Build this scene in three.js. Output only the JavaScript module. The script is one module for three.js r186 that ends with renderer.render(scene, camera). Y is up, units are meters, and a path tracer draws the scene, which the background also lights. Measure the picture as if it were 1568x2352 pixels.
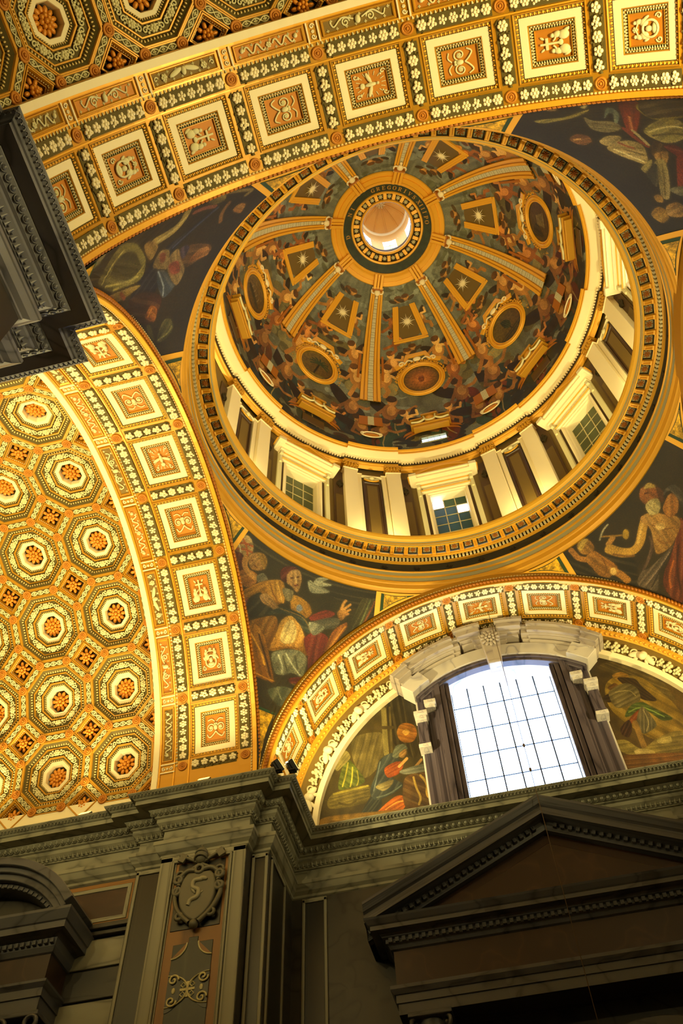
import * as THREE from 'three';
import { mergeGeometries } from 'three/addons/utils/BufferGeometryUtils.js';
import { RoundedBoxGeometry } from 'three/addons/geometries/RoundedBoxGeometry.js';

// ---------------------------------------------------------------- camera, sky, exposure
const scene = new THREE.Scene();
const camera = new THREE.PerspectiveCamera(61.22, 1568 / 2352, 0.1, 200);
camera.position.set(-0.6017, -13.4238, 9.532);
camera.up.set(0.21184, 0.53864, 0.81547);
camera.lookAt(-0.6017 - 0.103235, -13.4238 + 0.842071, 9.532 - 0.529395);
const renderer = new THREE.WebGLRenderer({ antialias: true });
renderer.toneMapping = THREE.LinearToneMapping;
renderer.toneMappingExposure = 1.15;
renderer.shadowMap.enabled = true;
scene.background = new THREE.Color(0.42, 0.62, 1.0);      // even bright overcast sky behind the windows
scene.backgroundIntensity = 9.0;
const WARM = new THREE.Color(1.0, 0.81, 0.35);
const LAMP = 0.8;                                          // master level of the cornice floodlights

// ---------------------------------------------------------------- helpers
let seed = 7;
const rnd = () => { seed = (seed + 0x6d2b79f5) | 0; let t = Math.imul(seed ^ (seed >>> 15), 1 | seed); t = (t + Math.imul(t ^ (t >>> 7), 61 | t)) ^ t; return ((t ^ (t >>> 14)) >>> 0) / 4294967296; };
const rr = (a, b) => a + (b - a) * rnd();
const D = Math.PI / 180, sin = Math.sin, cos = Math.cos;
const used = new Map();
const numbered = (n) => { const k = used.get(n) ?? 0; used.set(n, k + 1); return k ? n + '_' + String(k).padStart(3, '0') : n; };
function tag(o, label, category, group) { o.userData.label = label; o.userData.category = category; if (group) o.userData.group = group; return o; }
function thing(name, label, category, group) { const o = new THREE.Group(); o.name = numbered(name); scene.add(o); return tag(o, label, category, group); }
function mesh(name, geo, mat, parent, top) {
  const m = new THREE.Mesh(geo, mat); m.name = parent ? name : numbered(name); m.castShadow = m.receiveShadow = true;
  (parent || scene).add(m); return m;
}
function struct(name, geo, mat, label) { const m = mesh(name, geo, mat); m.userData.kind = 'structure'; if (label) m.userData.label = label; return m; }
function group(name, parent) { const g = new THREE.Group(); g.name = name; parent.add(g); return g; }

const flat = (g) => { const n = g.index ? g.toNonIndexed() : g; for (const k of Object.keys(n.attributes)) if (!['position', 'normal', 'uv'].includes(k)) n.deleteAttribute(k); if (!n.attributes.normal) n.computeVertexNormals(); if (!n.attributes.uv) n.setAttribute('uv', new THREE.BufferAttribute(new Float32Array(n.attributes.position.count * 2), 2)); n.clearGroups(); return n; };
const merge = (l) => mergeGeometries(l.map(flat));
const M4 = new THREE.Matrix4(), EU = new THREE.Euler(), QT = new THREE.Quaternion();
function at(g, x = 0, y = 0, z = 0, rx = 0, ry = 0, rz = 0, sx = 1, sy = sx, sz = sx) {
  const c = g.clone(); c.applyMatrix4(M4.compose(new THREE.Vector3(x, y, z), QT.setFromEuler(EU.set(rx, ry, rz)), new THREE.Vector3(sx, sy, sz))); return c;
}
function geoFrom(pos, uv) {
  const g = new THREE.BufferGeometry(); g.setAttribute('position', new THREE.Float32BufferAttribute(pos, 3));
  g.setAttribute('uv', new THREE.Float32BufferAttribute(uv || new Array(pos.length / 3 * 2).fill(0), 2)); g.computeVertexNormals(); return g;
}
// quads a,b,c,d (counter-clockwise seen from the front)
class QB {
  constructor() { this.p = []; this.u = []; }
  quad(a, b, c, d, ua = [0, 0], ub = [1, 0], uc = [1, 1], ud = [0, 1]) { this.p.push(...a, ...b, ...c, ...a, ...c, ...d); this.u.push(...ua, ...ub, ...uc, ...ua, ...uc, ...ud); return this; }
  tri(a, b, c) { this.p.push(...a, ...b, ...c); this.u.push(a[0], a[1], b[0], b[1], c[0], c[1]); return this; }
  geo() { return geoFrom(this.p, this.u); }
}
const box = (w, h, d) => new THREE.BoxGeometry(w, h, d);
const rbox = (w, h, d, r = 0.02) => new RoundedBoxGeometry(w, h, d, 1, r);
const ball = (r, ws = 7, hs = 5) => new THREE.SphereGeometry(r, ws, hs);
const tube = (pts, r, seg = 24, rad = 5) => new THREE.TubeGeometry(new THREE.CatmullRomCurve3(pts.map((p) => new THREE.Vector3(...p))), seg, r, rad);
// lathe about y by azimuth (x = r cos, z = r sin); profile of [r, h]; every segment keeps its own edge
function lathe(profile, a0, a1, n, jog) {
  const q = new QB(); let v = 0;
  for (let j = 0; j + 1 < profile.length; j++) {
    const [r0, h0] = profile[j], [r1, h1] = profile[j + 1], dv = Math.hypot(r1 - r0, h1 - h0);
    for (let i = 0; i < n; i++) {
      const t0 = a0 + (a1 - a0) * i / n, t1 = a0 + (a1 - a0) * (i + 1) / n, o0 = jog ? jog(t0, t1) : 0;
      const P = (r, h, t) => [(r - o0) * cos(t), h, (r - o0) * sin(t)];
      q.quad(P(r0, h0, t1), P(r0, h0, t0), P(r1, h1, t0), P(r1, h1, t1), [t1 * r0, v], [t0 * r0, v], [t0 * r0, v + dv], [t1 * r0, v + dv]);
    }
    v += dv;
  }
  return q.geo();
}
// mouldings along a plan line of [x, z] (room on the right-hand side), profile of [out, y]
function run(plan, profile) {
  const q = new QB(), N = plan.length, off = [];
  const nrm = (i) => { const dx = plan[i + 1][0] - plan[i][0], dz = plan[i + 1][1] - plan[i][1], l = Math.hypot(dx, dz); return [-dz / l, dx / l]; };
  for (let i = 0; i < N; i++) {
    const a = i > 0 ? nrm(i - 1) : nrm(i), b = i < N - 1 ? nrm(i) : nrm(i - 1), k = 1 + a[0] * b[0] + a[1] * b[1];
    off.push([(a[0] + b[0]) / k, (a[1] + b[1]) / k]);
  }
  let u = 0;
  for (let i = 0; i + 1 < N; i++) {
    const L = Math.hypot(plan[i + 1][0] - plan[i][0], plan[i + 1][1] - plan[i][1]); let v = 0;
    for (let j = 0; j + 1 < profile.length; j++) {
      const P = (k, [d, y]) => [plan[k][0] + off[k][0] * d, y, plan[k][1] + off[k][1] * d], dv = Math.hypot(profile[j + 1][0] - profile[j][0], profile[j + 1][1] - profile[j][1]);
      q.quad(P(i, profile[j]), P(i + 1, profile[j]), P(i + 1, profile[j + 1]), P(i, profile[j + 1]), [u, v], [u + L, v], [u + L, v + dv], [u, v + dv]); v += dv;
    }
    u += L;
  }
  return q.geo();
}
// stepped frame: outline(inset) gives corner points, profile of [inset, z]
function stepped(outline, profile, sub = 1, close = false) {
  const q = new QB();
  for (let j = 0; j + 1 < profile.length; j++) {
    const A = outline(profile[j][0]), B = outline(profile[j + 1][0]), n = A.length, za = profile[j][1], zb = profile[j + 1][1];
    for (let i = 0; i < n; i++) for (let s = 0; s < sub; s++) {
      const L = (P, z, t) => { const a = P[i], b = P[(i + 1) % n]; return [a[0] + (b[0] - a[0]) * t, a[1] + (b[1] - a[1]) * t, z]; };
      const a = L(A, za, s / sub), b = L(A, za, (s + 1) / sub), c = L(B, zb, (s + 1) / sub), d = L(B, zb, s / sub);
      q.quad(a, b, c, d, a, b, c, d);
    }
  }
  if (close) { const e = profile[profile.length - 1], P = outline(e[0]), n = P.length; for (let i = 0; i < n; i++) q.tri([0, 0, e[1]], [...P[i], e[1]], [...P[(i + 1) % n], e[1]]); }
  return q.geo();
}
const rectO = (w, h) => (i) => [[-w / 2 + i, -h / 2 + i], [w / 2 - i, -h / 2 + i], [w / 2 - i, h / 2 - i], [-w / 2 + i, h / 2 - i]];
const octO = (a, sx = 1, sy = 1) => (i) => { const R = (a - i) / cos(Math.PI / 8); return Array.from({ length: 8 }, (_, k) => [R * cos((k + 0.5) * Math.PI / 4) * sx, R * sin((k + 0.5) * Math.PI / 4) * sy]); };
// pieces strung along the sides of an outline
function alongSides(outline, inset, z, step, piece, turn = true) {
  const P = outline(inset), l = [];
  for (let i = 0; i < P.length; i++) {
    const a = P[i], b = P[(i + 1) % P.length], L = Math.hypot(b[0] - a[0], b[1] - a[1]), n = Math.max(1, Math.round(L / step)), an = Math.atan2(b[1] - a[1], b[0] - a[0]);
    for (let k = 0; k < n; k++) { const t = (k + 0.5) / n; l.push(at(piece, a[0] + (b[0] - a[0]) * t, a[1] + (b[1] - a[1]) * t, z, 0, 0, turn ? an : 0)); }
  }
  return merge(l);
}
// bends flat work (x along the arc, y along the axis, z towards the viewer) onto a barrel of radius R, crown at +y, axis along z
function bend(g0, R) {
  const g = flat(g0.clone()), p = g.attributes.position, n = g.attributes.normal;
  for (let i = 0; i < p.count; i++) {
    const a = p.getX(i) / R, r = R - p.getZ(i), s = sin(a), c = cos(a), nx = n.getX(i), ny = n.getY(i), nz = n.getZ(i);
    p.setXYZ(i, r * s, r * c, p.getY(i)); n.setXYZ(i, nx * c - nz * s, -nx * s - nz * c, ny);
  }
  return g;
}
const bar = (w, h, z0, z1, n = 1) => at(new THREE.BoxGeometry(w, h, z1 - z0, n, 1, 1), 0, 0, (z0 + z1) / 2);
const turnTo = (m, deg) => { m.rotation.z = (deg - 90) * D; return m; };

// ---------------------------------------------------------------- computed textures
function noise2(w, seed0) {
  const s0 = seed; seed = seed0; const G = Array.from({ length: w * w }, rnd); seed = s0;
  return (x, y) => { x = ((x % w) + w) % w; y = ((y % w) + w) % w; const i = Math.floor(x), j = Math.floor(y), f = x - i, g = y - j, u = f * f * (3 - 2 * f), v = g * g * (3 - 2 * g), i1 = (i + 1) % w, j1 = (j + 1) % w; return (G[j * w + i] * (1 - u) + G[j * w + i1] * u) * (1 - v) + (G[j1 * w + i] * (1 - u) + G[j1 * w + i1] * u) * v; };
}
function dataTex(S, f, srgb = true) {
  const d = new Uint8Array(S * S * 4);
  for (let y = 0; y < S; y++) for (let x = 0; x < S; x++) { const c = f(x / S, y / S), o = (y * S + x) * 4; d[o] = Math.max(0, Math.min(255, c[0])); d[o + 1] = Math.max(0, Math.min(255, c[1])); d[o + 2] = Math.max(0, Math.min(255, c[2])); d[o + 3] = 255; }
  const t = new THREE.DataTexture(d, S, S); t.wrapS = t.wrapT = THREE.RepeatWrapping; t.magFilter = THREE.LinearFilter; if (srgb) t.colorSpace = THREE.SRGBColorSpace; t.needsUpdate = true; return t;
}
function marble(base, vein, amount, s) {
  const n = noise2(16, s);
  const t = dataTex(512, (u, v) => {
    const f = (k) => n(u * k, v * k), w = f(4) * 0.5 + f(8) * 0.3 + n(u * 16, v * 16) * 0.2;
    const r = 1 - Math.abs(2 * ((n(u * 4 + w * 2.2, v * 4 + 3) * 0.6 + n(u * 8 + w * 3, v * 8) * 0.4)) - 1), k = Math.pow(r, 14) * amount + (w - 0.5) * 0.35;
    return base.map((b, i) => b + (vein[i] - b) * Math.max(0, Math.min(1, k + 0.12)));
  });
  t.repeat.set(0.35, 0.35); return t;
}
const mottle = (base, amp, s, S = 256, grain = 0.25) => { const n = noise2(32, s), s1 = seed; seed = s + 5; const t = dataTex(S, (u, v) => { const k = (n(u * 8, v * 8) - 0.5) + (n(u * 32, v * 32) - 0.5) * 0.6 + (rnd() - 0.5) * grain; return base.map((b) => b * (1 + k * amp)); }); seed = s1; return t; };
const std = (o) => new THREE.MeshStandardMaterial(o);
const hex = (h) => [parseInt(h.slice(1, 3), 16), parseInt(h.slice(3, 5), 16), parseInt(h.slice(5, 7), 16)];
const M = {
  gold: std({ color: '#c08a20', roughness: 0.42, metalness: 0.3 }),
  goldDeep: std({ color: '#a8640f', roughness: 0.5, metalness: 0.2 }),
  orange: std({ color: '#c07a1c', roughness: 0.6, metalness: 0.1 }),
  goldLeaf: std({ color: '#e8aa30', roughness: 0.36, metalness: 0.18 }),
  litGoldLeaf: std({ color: '#f0b838', roughness: 0.4, metalness: 0.12 }),  // lighter gold leaf: the bright light on the ring lip put into the colour
  ochre: std({ color: '#7c6224', roughness: 0.7 }),
  ground: std({ color: '#594c18', roughness: 0.8 }),  // dark olive: recess shade between the ornaments put into the colour
  cream: std({ color: '#efe0b4', roughness: 0.6 }),
  shadedMarble: std({ map: marble(hex('#b0a494'), hex('#6e6468'), 0.5, 33), roughness: 0.4 }),  // white marble darkened: the shade on the hood put into the colour
  armsRelief: std({ color: '#9a9478', roughness: 0.5 }),
  armsStone: std({ color: '#66624f', roughness: 0.5 }),
  stuccoGold: std({ color: '#e2c680', roughness: 0.55, metalness: 0.08 }),
  warmLitStucco: std({ color: '#f0c070', roughness: 0.6 }),  // warm light inside the lantern put into the stucco colour
  blueTintStone: std({ map: marble(hex('#9a9aa0'), hex('#56565e'), 0.6, 31), roughness: 0.35 }),  // grey entablature stone with blue window daylight put into the colour
  shadedStone: std({ map: marble(hex('#5a5b60'), hex('#2c2c30'), 0.6, 32), roughness: 0.4 }),  // grey marble with dim light and bluish daylight put into the colour
  stucco: std({ color: '#d8cf9c', roughness: 0.7 }),
  petal: std({ color: '#d58a24', roughness: 0.45, metalness: 0.15 }),
  dark: std({ color: '#33280b', roughness: 0.85 }),  // recess shading of the coffer backs put into this colour
  greyBand: std({ color: '#a5a27c', roughness: 0.7 }),
  frieze: std({ color: '#2b2817', roughness: 0.8 }),
  olive: std({ color: '#6a5420', roughness: 0.55 }),
  brown: std({ color: '#4b3415', roughness: 0.55 }),
  black: std({ color: '#0c0c0e', roughness: 0.5 }),
  lead: std({ color: '#c9bd8a', roughness: 0.6 }),
  greyStone: std({ map: marble(hex('#96947e'), hex('#504e42'), 0.6, 11), roughness: 0.5 }),
  darkStone: std({ map: marble(hex('#3a3730'), hex('#1c1a17'), 0.8, 12), roughness: 0.42 }),
  blackStone: std({ map: marble(hex('#161512'), hex('#3c382e'), 0.35, 13), roughness: 0.35 }),
  whiteMarble: std({ map: marble(hex('#d2cbbd'), hex('#7c7682'), 0.55, 14), roughness: 0.35 }),
  skylitMarble: std({ map: marble(hex('#5a5058'), hex('#2c2630'), 0.9, 24), roughness: 0.4 }),  // purple tint of the skylight put into the marble colour
  yellowStone: std({ map: marble(hex('#94662a'), hex('#6a4418'), 0.9, 15), roughness: 0.45 }),
  redStone: std({ map: marble(hex('#2e1a10'), hex('#4a3020'), 0.6, 16), roughness: 0.4 }),
  greenStone: std({ map: marble(hex('#22251b'), hex('#3c3e2e'), 0.7, 17), roughness: 0.4 }),
  mosaicGold: std({ map: mottle(hex('#b48a1c'), 0.75, 18), roughness: 0.45, metalness: 0.25 }),
  greenLine: std({ color: '#1f3a1c', roughness: 0.6 }),
  whiteMosaic: std({ map: mottle(hex('#b9b08a'), 0.9, 19, 128, 0.8), roughness: 0.7 }),
};
for (const m of Object.values(M)) m.side = THREE.DoubleSide;
M.skylitMarble.map.repeat.set(0.6, 0.12); M.mosaicGold.map.repeat.set(1.2, 1.2); M.whiteMosaic.map.repeat.set(2, 2);
const tealPane = new THREE.MeshPhysicalMaterial({ color: '#1c4a44', transmission: 0.05, thickness: 0, roughness: 0.2, ior: 1.45 });
const glassPane = new THREE.MeshPhysicalMaterial({ color: '#ffffff', transmission: 1, thickness: 0, roughness: 0.05, ior: 1.45 });
const dullPane = new THREE.MeshPhysicalMaterial({ color: '#4c5636', transmission: 0.02, thickness: 0, roughness: 0.35, ior: 1.45 });
// ---------------------------------------------------------------- mosaic pictures, painted in the surfaces' own coordinates (0..1000 across and down)
const PAINT = {};
function smooth(c, n, W, H, close) {
  const P = []; for (let i = 0; i + 1 < n.length; i += 2) P.push([n[i] * W / 1000, n[i + 1] * H / 1000]);
  c.beginPath();
  if (close) { const L = P.length, q = (i) => P[(i + L) % L], k = 0.15; c.moveTo(...P[0]); for (let i = 0; i < L; i++) { const a = q(i - 1), b = q(i), e = q(i + 1), f = q(i + 2); c.bezierCurveTo(b[0] + (e[0] - a[0]) * k, b[1] + (e[1] - a[1]) * k, e[0] - (f[0] - b[0]) * k, e[1] - (f[1] - b[1]) * k, ...e); } c.closePath(); }
  else { c.moveTo(...P[0]); for (let i = 1; i < P.length - 1; i++) c.quadraticCurveTo(...P[i], (P[i][0] + P[i + 1][0]) / 2, (P[i][1] + P[i + 1][1]) / 2); c.lineTo(...P[P.length - 1]); }
  return P;
}
// small glass tesserae: every cell takes one colour, slightly varied
function tesserae(c, W, H, cell, amp, s) {
  const img = c.getImageData(0, 0, W, H), d = img.data, s0 = seed; seed = s; const f = noise2(32, s);
  for (let y = 0; y < H; y += cell) for (let x = 0; x < W; x += cell) {
    const o = ((y + (cell >> 1)) * W + x + (cell >> 1)) * 4, k = 1 + (rnd() - 0.5) * amp + (f(x / W * 24, y / H * 24) - 0.5) * amp * 0.8, j = (rnd() - 0.5) * amp * 26, r = d[o] * k + j, g = d[o + 1] * k, b = d[o + 2] * k - j * 0.6;
    for (let q = 0; q < cell; q++) for (let p = 0; p < cell; p++) { if (y + q >= H || x + p >= W) continue; const e = ((y + q) * W + x + p) * 4; d[e] = r; d[e + 1] = g; d[e + 2] = b; }
  }
  c.putImageData(img, 0, 0); seed = s0;
}
function canvasMat(cv, rough = 0.55) { const t = new THREE.CanvasTexture(cv); t.colorSpace = THREE.SRGBColorSpace; return std({ map: t, roughness: rough, side: THREE.DoubleSide }); }
let paintSeed = 100;
// brushwork inside a painted shape: soft lighter and darker strokes along its length
function folds(c, P, W) {
  const n = P.length, mx = P.reduce((a, q) => a + q[0], 0) / n, my = P.reduce((a, q) => a + q[1], 0) / n; let xx = 0, yy = 0, xy = 0;
  for (const q of P) { xx += (q[0] - mx) ** 2; yy += (q[1] - my) ** 2; xy += (q[0] - mx) * (q[1] - my); }
  const th = 0.5 * Math.atan2(2 * xy, xx - yy), ca = cos(th), sa = sin(th); let a0 = 1e9, a1 = -1e9, b0 = 1e9, b1 = -1e9;
  for (const q of P) { const a = (q[0] - mx) * ca + (q[1] - my) * sa, b = (q[1] - my) * ca - (q[0] - mx) * sa; a0 = Math.min(a0, a); a1 = Math.max(a1, a); b0 = Math.min(b0, b); b1 = Math.max(b1, b); }
  if (b1 - b0 < W * 0.018) return;
  c.save(); c.clip(); const N = Math.min(9, Math.round((b1 - b0) / (W * 0.012)));
  for (let i = 0; i < N; i++) {
    const b = b0 + (b1 - b0) * (i + rnd()) / N, k = rr(-0.12, 0.12) * (b1 - b0), X = (a, bb) => [mx + a * ca - bb * sa, my + a * sa + bb * ca];
    c.strokeStyle = i % 2 ? 'rgba(255,225,160,0.10)' : 'rgba(10,6,0,0.15)'; c.lineWidth = (b1 - b0) / N * rr(0.35, 0.8); c.shadowColor = c.strokeStyle; c.shadowBlur = W * 0.014;
    c.beginPath(); c.moveTo(...X(a0, b)); c.bezierCurveTo(...X(a0 * 0.4 + a1 * 0.6 * 0.2, b + k), ...X(a1 * 0.4, b - k), ...X(a1, b + k * 0.6)); c.stroke();
  }
  c.restore(); c.shadowBlur = 0;
}
function painting(W, H, c0, c1, fn, cell = 2) {
  const cv = document.createElement('canvas'); cv.width = W; cv.height = H; const c = cv.getContext('2d');
  const g = c.createLinearGradient(0, 0, W, H); g.addColorStop(0, c0); g.addColorStop(1, c1); c.fillStyle = g; c.fillRect(0, 0, W, H); c.lineCap = c.lineJoin = 'round';
  const num = (t) => t.split(' ').map(Number);
  const p = (col, pts) => { const n = num(pts); if (n.length < 6) return; const P = smooth(c, n, W, H, true), [a, b] = col.split(':'); if (b) { const xs = P.map((q) => q[0]), ys = P.map((q) => q[1]), gr = c.createLinearGradient(Math.min(...xs), Math.min(...ys), Math.max(...xs), Math.max(...ys)); gr.addColorStop(0, a); gr.addColorStop(1, b); c.fillStyle = gr; } else c.fillStyle = a; c.shadowColor = b || a; c.shadowBlur = W * 0.006; c.fill(); c.shadowBlur = 0; folds(c, P, W); };
  const s = (col, w, pts) => { const n = num(pts); if (n.length < 4) return; c.strokeStyle = col; c.lineWidth = w * W / 1000; c.shadowColor = col; c.shadowBlur = W * 0.004; smooth(c, n, W, H, false); c.stroke(); c.shadowBlur = 0; };
  fn({ c, p, s, W, H }); tesserae(c, W, H, cell, 0.42, paintSeed++);
  const m = canvasMat(cv); m.color.setScalar(W === 1024 ? 0.68 : 1); return m;
}
PAINT.farLeft = painting(1024, 1024, '#241f0e', '#3a3216', ({ p, s }) => {
  p('#2f2a14:#1c180a', '241 84 449 36 739 25 745 122 612 98 422 65 316 95 273 123'); p('#c2a466:#8a6c38', '278 132 266 106 270 81 287 56 307 56 325 73 329 92 326 113 303 116'); s('#a8501e', 4, '271 110 290 81 321 71'); s('#a8501e', 4, '277 126 297 99 329 88'); s('#e0cf9a', 3, '269 90 289 97 302 115'); s('#a8501e', 4, '278 70 302 79 323 107'); p('#6e2a12:#3a140a', '280 135 303 116 317 127 330 161 326 194 304 177'); p('#a86c28:#7a4a18', '324 177 342 145 373 141 379 169 368 197 341 203'); s('#b8843e', 17, '323 116 325 138 345 152 369 154'); p('#c09050:#8a5c24', '330 114 329 96 344 77 366 73 379 87 381 112 366 129 349 135'); p('#8e6824', '341 80 364 69 381 85 383 111 365 94'); s('#5a3410', 2, '340 112 343 107'); s('#5a3410', 2, '352 118 361 120'); p('#7a745c:#4a4638', '374 145 386 124 405 134 394 152 383 161'); p('#b07a20:#7a4c12', '362 255 357 226 372 189 399 145 440 118 469 151 455 197 423 183 385 215 379 259 396 292 385 301'); p('#8a4a3a:#5a2a20', '372 256 377 232 385 267 399 291 388 299'); p('#2c2a1c:#1c1a10', '384 254 390 210 404 189 430 215 462 223 422 268 402 291'); p('#9c6c20:#c08a30', '408 140 446 114 470 177 450 182 426 181'); s('#6a4010', 2, '415 140 432 168 450 182'); s('#e0b050', 2, '432 127 451 150 463 177'); p('#b9842a:#8a5a16', '483 142 509 136 536 147 549 175 534 200 506 190 492 185'); p('#7c8490', '506 168 514 161 522 172 516 184 508 182'); p('#8e8462:#6a6040', '453 135 482 126 485 159 473 166'); p('#c49c5c:#9a6c34', '450 94 448 70 460 54 480 55 493 77 496 109 492 124 474 113 459 110'); s('#4a2c10', 3, '463 89 468 84'); s('#4a2c10', 3, '478 77 483 73'); s('#5a2010', 3, '481 106 488 100'); s('#e0c080', 2, '476 82 483 95'); p('#5e1c10:#3a100a', '429 90 432 69 452 52 474 50 456 61 448 86 455 108 440 109'); p('#bc945a:#8e6430', '404 199 419 180 447 193 468 210 462 223 440 216 417 216'); s('#8e6430', 3, '437 205 464 217'); p('#222a22:#343c2e', '439 246 466 202 520 191 546 212 566 255 536 240 486 216 452 235'); s('#8a6a30', 2, '467 204 520 193 546 212 566 255'); p('#8a5c18:#5e3a0e', '397 320 424 276 460 239 475 275 472 367 449 342 423 321'); p('#9c661a:#6e420c', '405 337 425 304 453 333 477 393 501 482 489 491 450 489 427 410'); s('#d89a2c', 4, '419 344 455 386 472 435'); s('#3e2408', 4, '438 332 469 399 492 470'); s('#c08420', 3, '447 482 488 485 501 482'); p('#dca848:#b87a24', '475 369 478 291 480 243 499 212 528 231 547 266 558 296 544 323 511 334'); p('#e8c878', '490 306 493 243 508 225 524 260 523 303 502 321'); s('#8a5a10', 5, '473 369 510 330 543 318'); p('#a8741c:#7a4c10', '539 307 552 281 565 329 546 340'); p('#909070:#5c5c44', '482 379 512 341 545 327 565 348 565 400 563 426 538 422 516 446 499 444'); s('#c2c29c', 3, '497 373 513 405 515 437'); s('#c2c29c', 3, '514 356 534 391 557 420'); s('#4c4c38', 3, '508 370 527 424'); s('#4c4c38', 3, '536 351 549 400'); p('#74261a:#48140c', '548 274 572 234 603 238 609 289 597 364 588 431 574 400 566 338'); p('#8e3424:#6a2418', '550 183 582 147 611 148 588 179 553 199'); p('#6e6c5a:#4c4a3c', '555 207 593 172 626 163 621 195 587 214'); p('#a4a486:#787860', '549 208 592 207 568 249'); p('#98561c:#6a380c', '613 220 643 170 648 186 632 235 613 324 608 383 589 420 579 397 598 340'); s('#c88a30', 2, '645 183 622 243 603 338'); p('#b8843e:#8a5a24', '617 145 624 126 636 118 640 146 630 166'); s('#b8843e', 7, '626 126 627 107 633 93'); s('#b8843e', 6, '633 123 648 102'); s('#b07c38', 6, '637 135 649 120'); s('#a8743a', 6, '637 145 646 136'); p('#b0b090:#808068', '513 75 521 67 538 75 559 74 582 81 545 101 527 101'); p('#bcbc9c:#88886c', '530 71 538 49 571 37 554 56 583 56 552 73'); p('#403c1e:#2a2612', '657 183 677 79 702 69 723 73 687 175 677 199'); s('#6e7448', 3, '703 73 676 194'); s('#8a4a20', 3, '716 75 685 184'); p('#54583e:#34382a', '494 528 522 492 551 492 542 562 528 577 508 562'); s('#7a7c5c', 2, '513 508 527 547'); p('#5e1c10', '535 448 568 423 575 438 545 466'); s('#6a5220', 5, '545 466 580 464');
});
PAINT.farRight = painting(1024, 1024, '#241a0b', '#33270f', ({ p, s }) => {
  p('#20190c:#161006', '270 32 321 84 420 183 399 267 373 272 291 143'); s('#b0742e', 15, '332 106 311 87 309 65 307 48'); p('#ac7026:#7e4e16', '334 92 358 93 367 122 379 165 378 193 358 195 348 196 332 169 328 133 325 110'); s('#6a400f', 2, '364 127 361 160 346 180'); s('#ac7228', 17, '367 187 377 210 381 245'); p('#d8ac5c', '365 175 374 182 371 198 361 199 359 187'); p('#b88434:#7e5018', '327 51 341 37 357 43 366 62 363 85 348 91 331 84 324 68'); p('#c09a3c', '334 44 348 39 363 50 347 58 331 67 326 57'); s('#b07c34', 16, '400 104 417 98'); s('#8a6420', 4, '399 72 445 115'); p('#b08c2c:#8a6a1c', '449 106 459 104 460 118 451 130 442 131 441 118'); s('#9a9070', 4, '388 76 408 58 432 55'); p('#604030:#3c2a20', '421 251 453 225 478 202 488 177 491 185 476 218 441 246'); p('#584838:#3a2e24', '399 267 421 251 439 259 477 258 516 259 529 259 491 278 450 297 421 340 406 313 395 284'); s('#8a7460', 3, '409 298 443 287 497 268'); s('#2a2018', 3, '416 318 457 288 510 268'); p('#7e3212:#4a1a0a', '543 241 572 229 450 433 437 355 458 308 493 282'); s('#b05a1e', 4, '491 299 463 323 448 366'); s('#3a1206', 4, '525 273 489 315 462 393'); s('#b08430', 26, '393 118 407 151 431 177 458 176 489 145 511 129'); s('#d0a450', 7, '458 168 486 141 508 128'); s('#6e4a18', 5, '392 141 414 175 430 191'); p('#b88840:#8a5c22', '507 115 538 129 554 165 571 205 562 231 532 248 505 256 475 240 487 202 505 162'); s('#7c4e18', 2, '515 157 522 192 543 217'); s('#7c4e18', 2, '498 202 500 234 519 243'); p('#d0a85c', '521 167 536 182 530 197 517 184'); p('#b4742e:#824c18', '596 138 609 148 605 172 580 195 558 184 563 151'); p('#50463a:#302820', '585 125 609 119 629 136 624 172 597 200 607 167 609 132'); p('#a8642c:#743c14', '546 70 565 56 583 63 595 87 584 110 566 123 554 112 543 96'); s('#4a2008', 3, '563 74 570 80'); p('#c8b474:#8a7a44', '545 98 564 103 575 121 562 141 545 146 531 130 535 108'); p('#c4a658:#8e7030', '572 63 586 60 595 68 597 89 587 81 580 71'); p('#4e2c14', '596 92 598 113 580 137 573 126');
});
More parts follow.
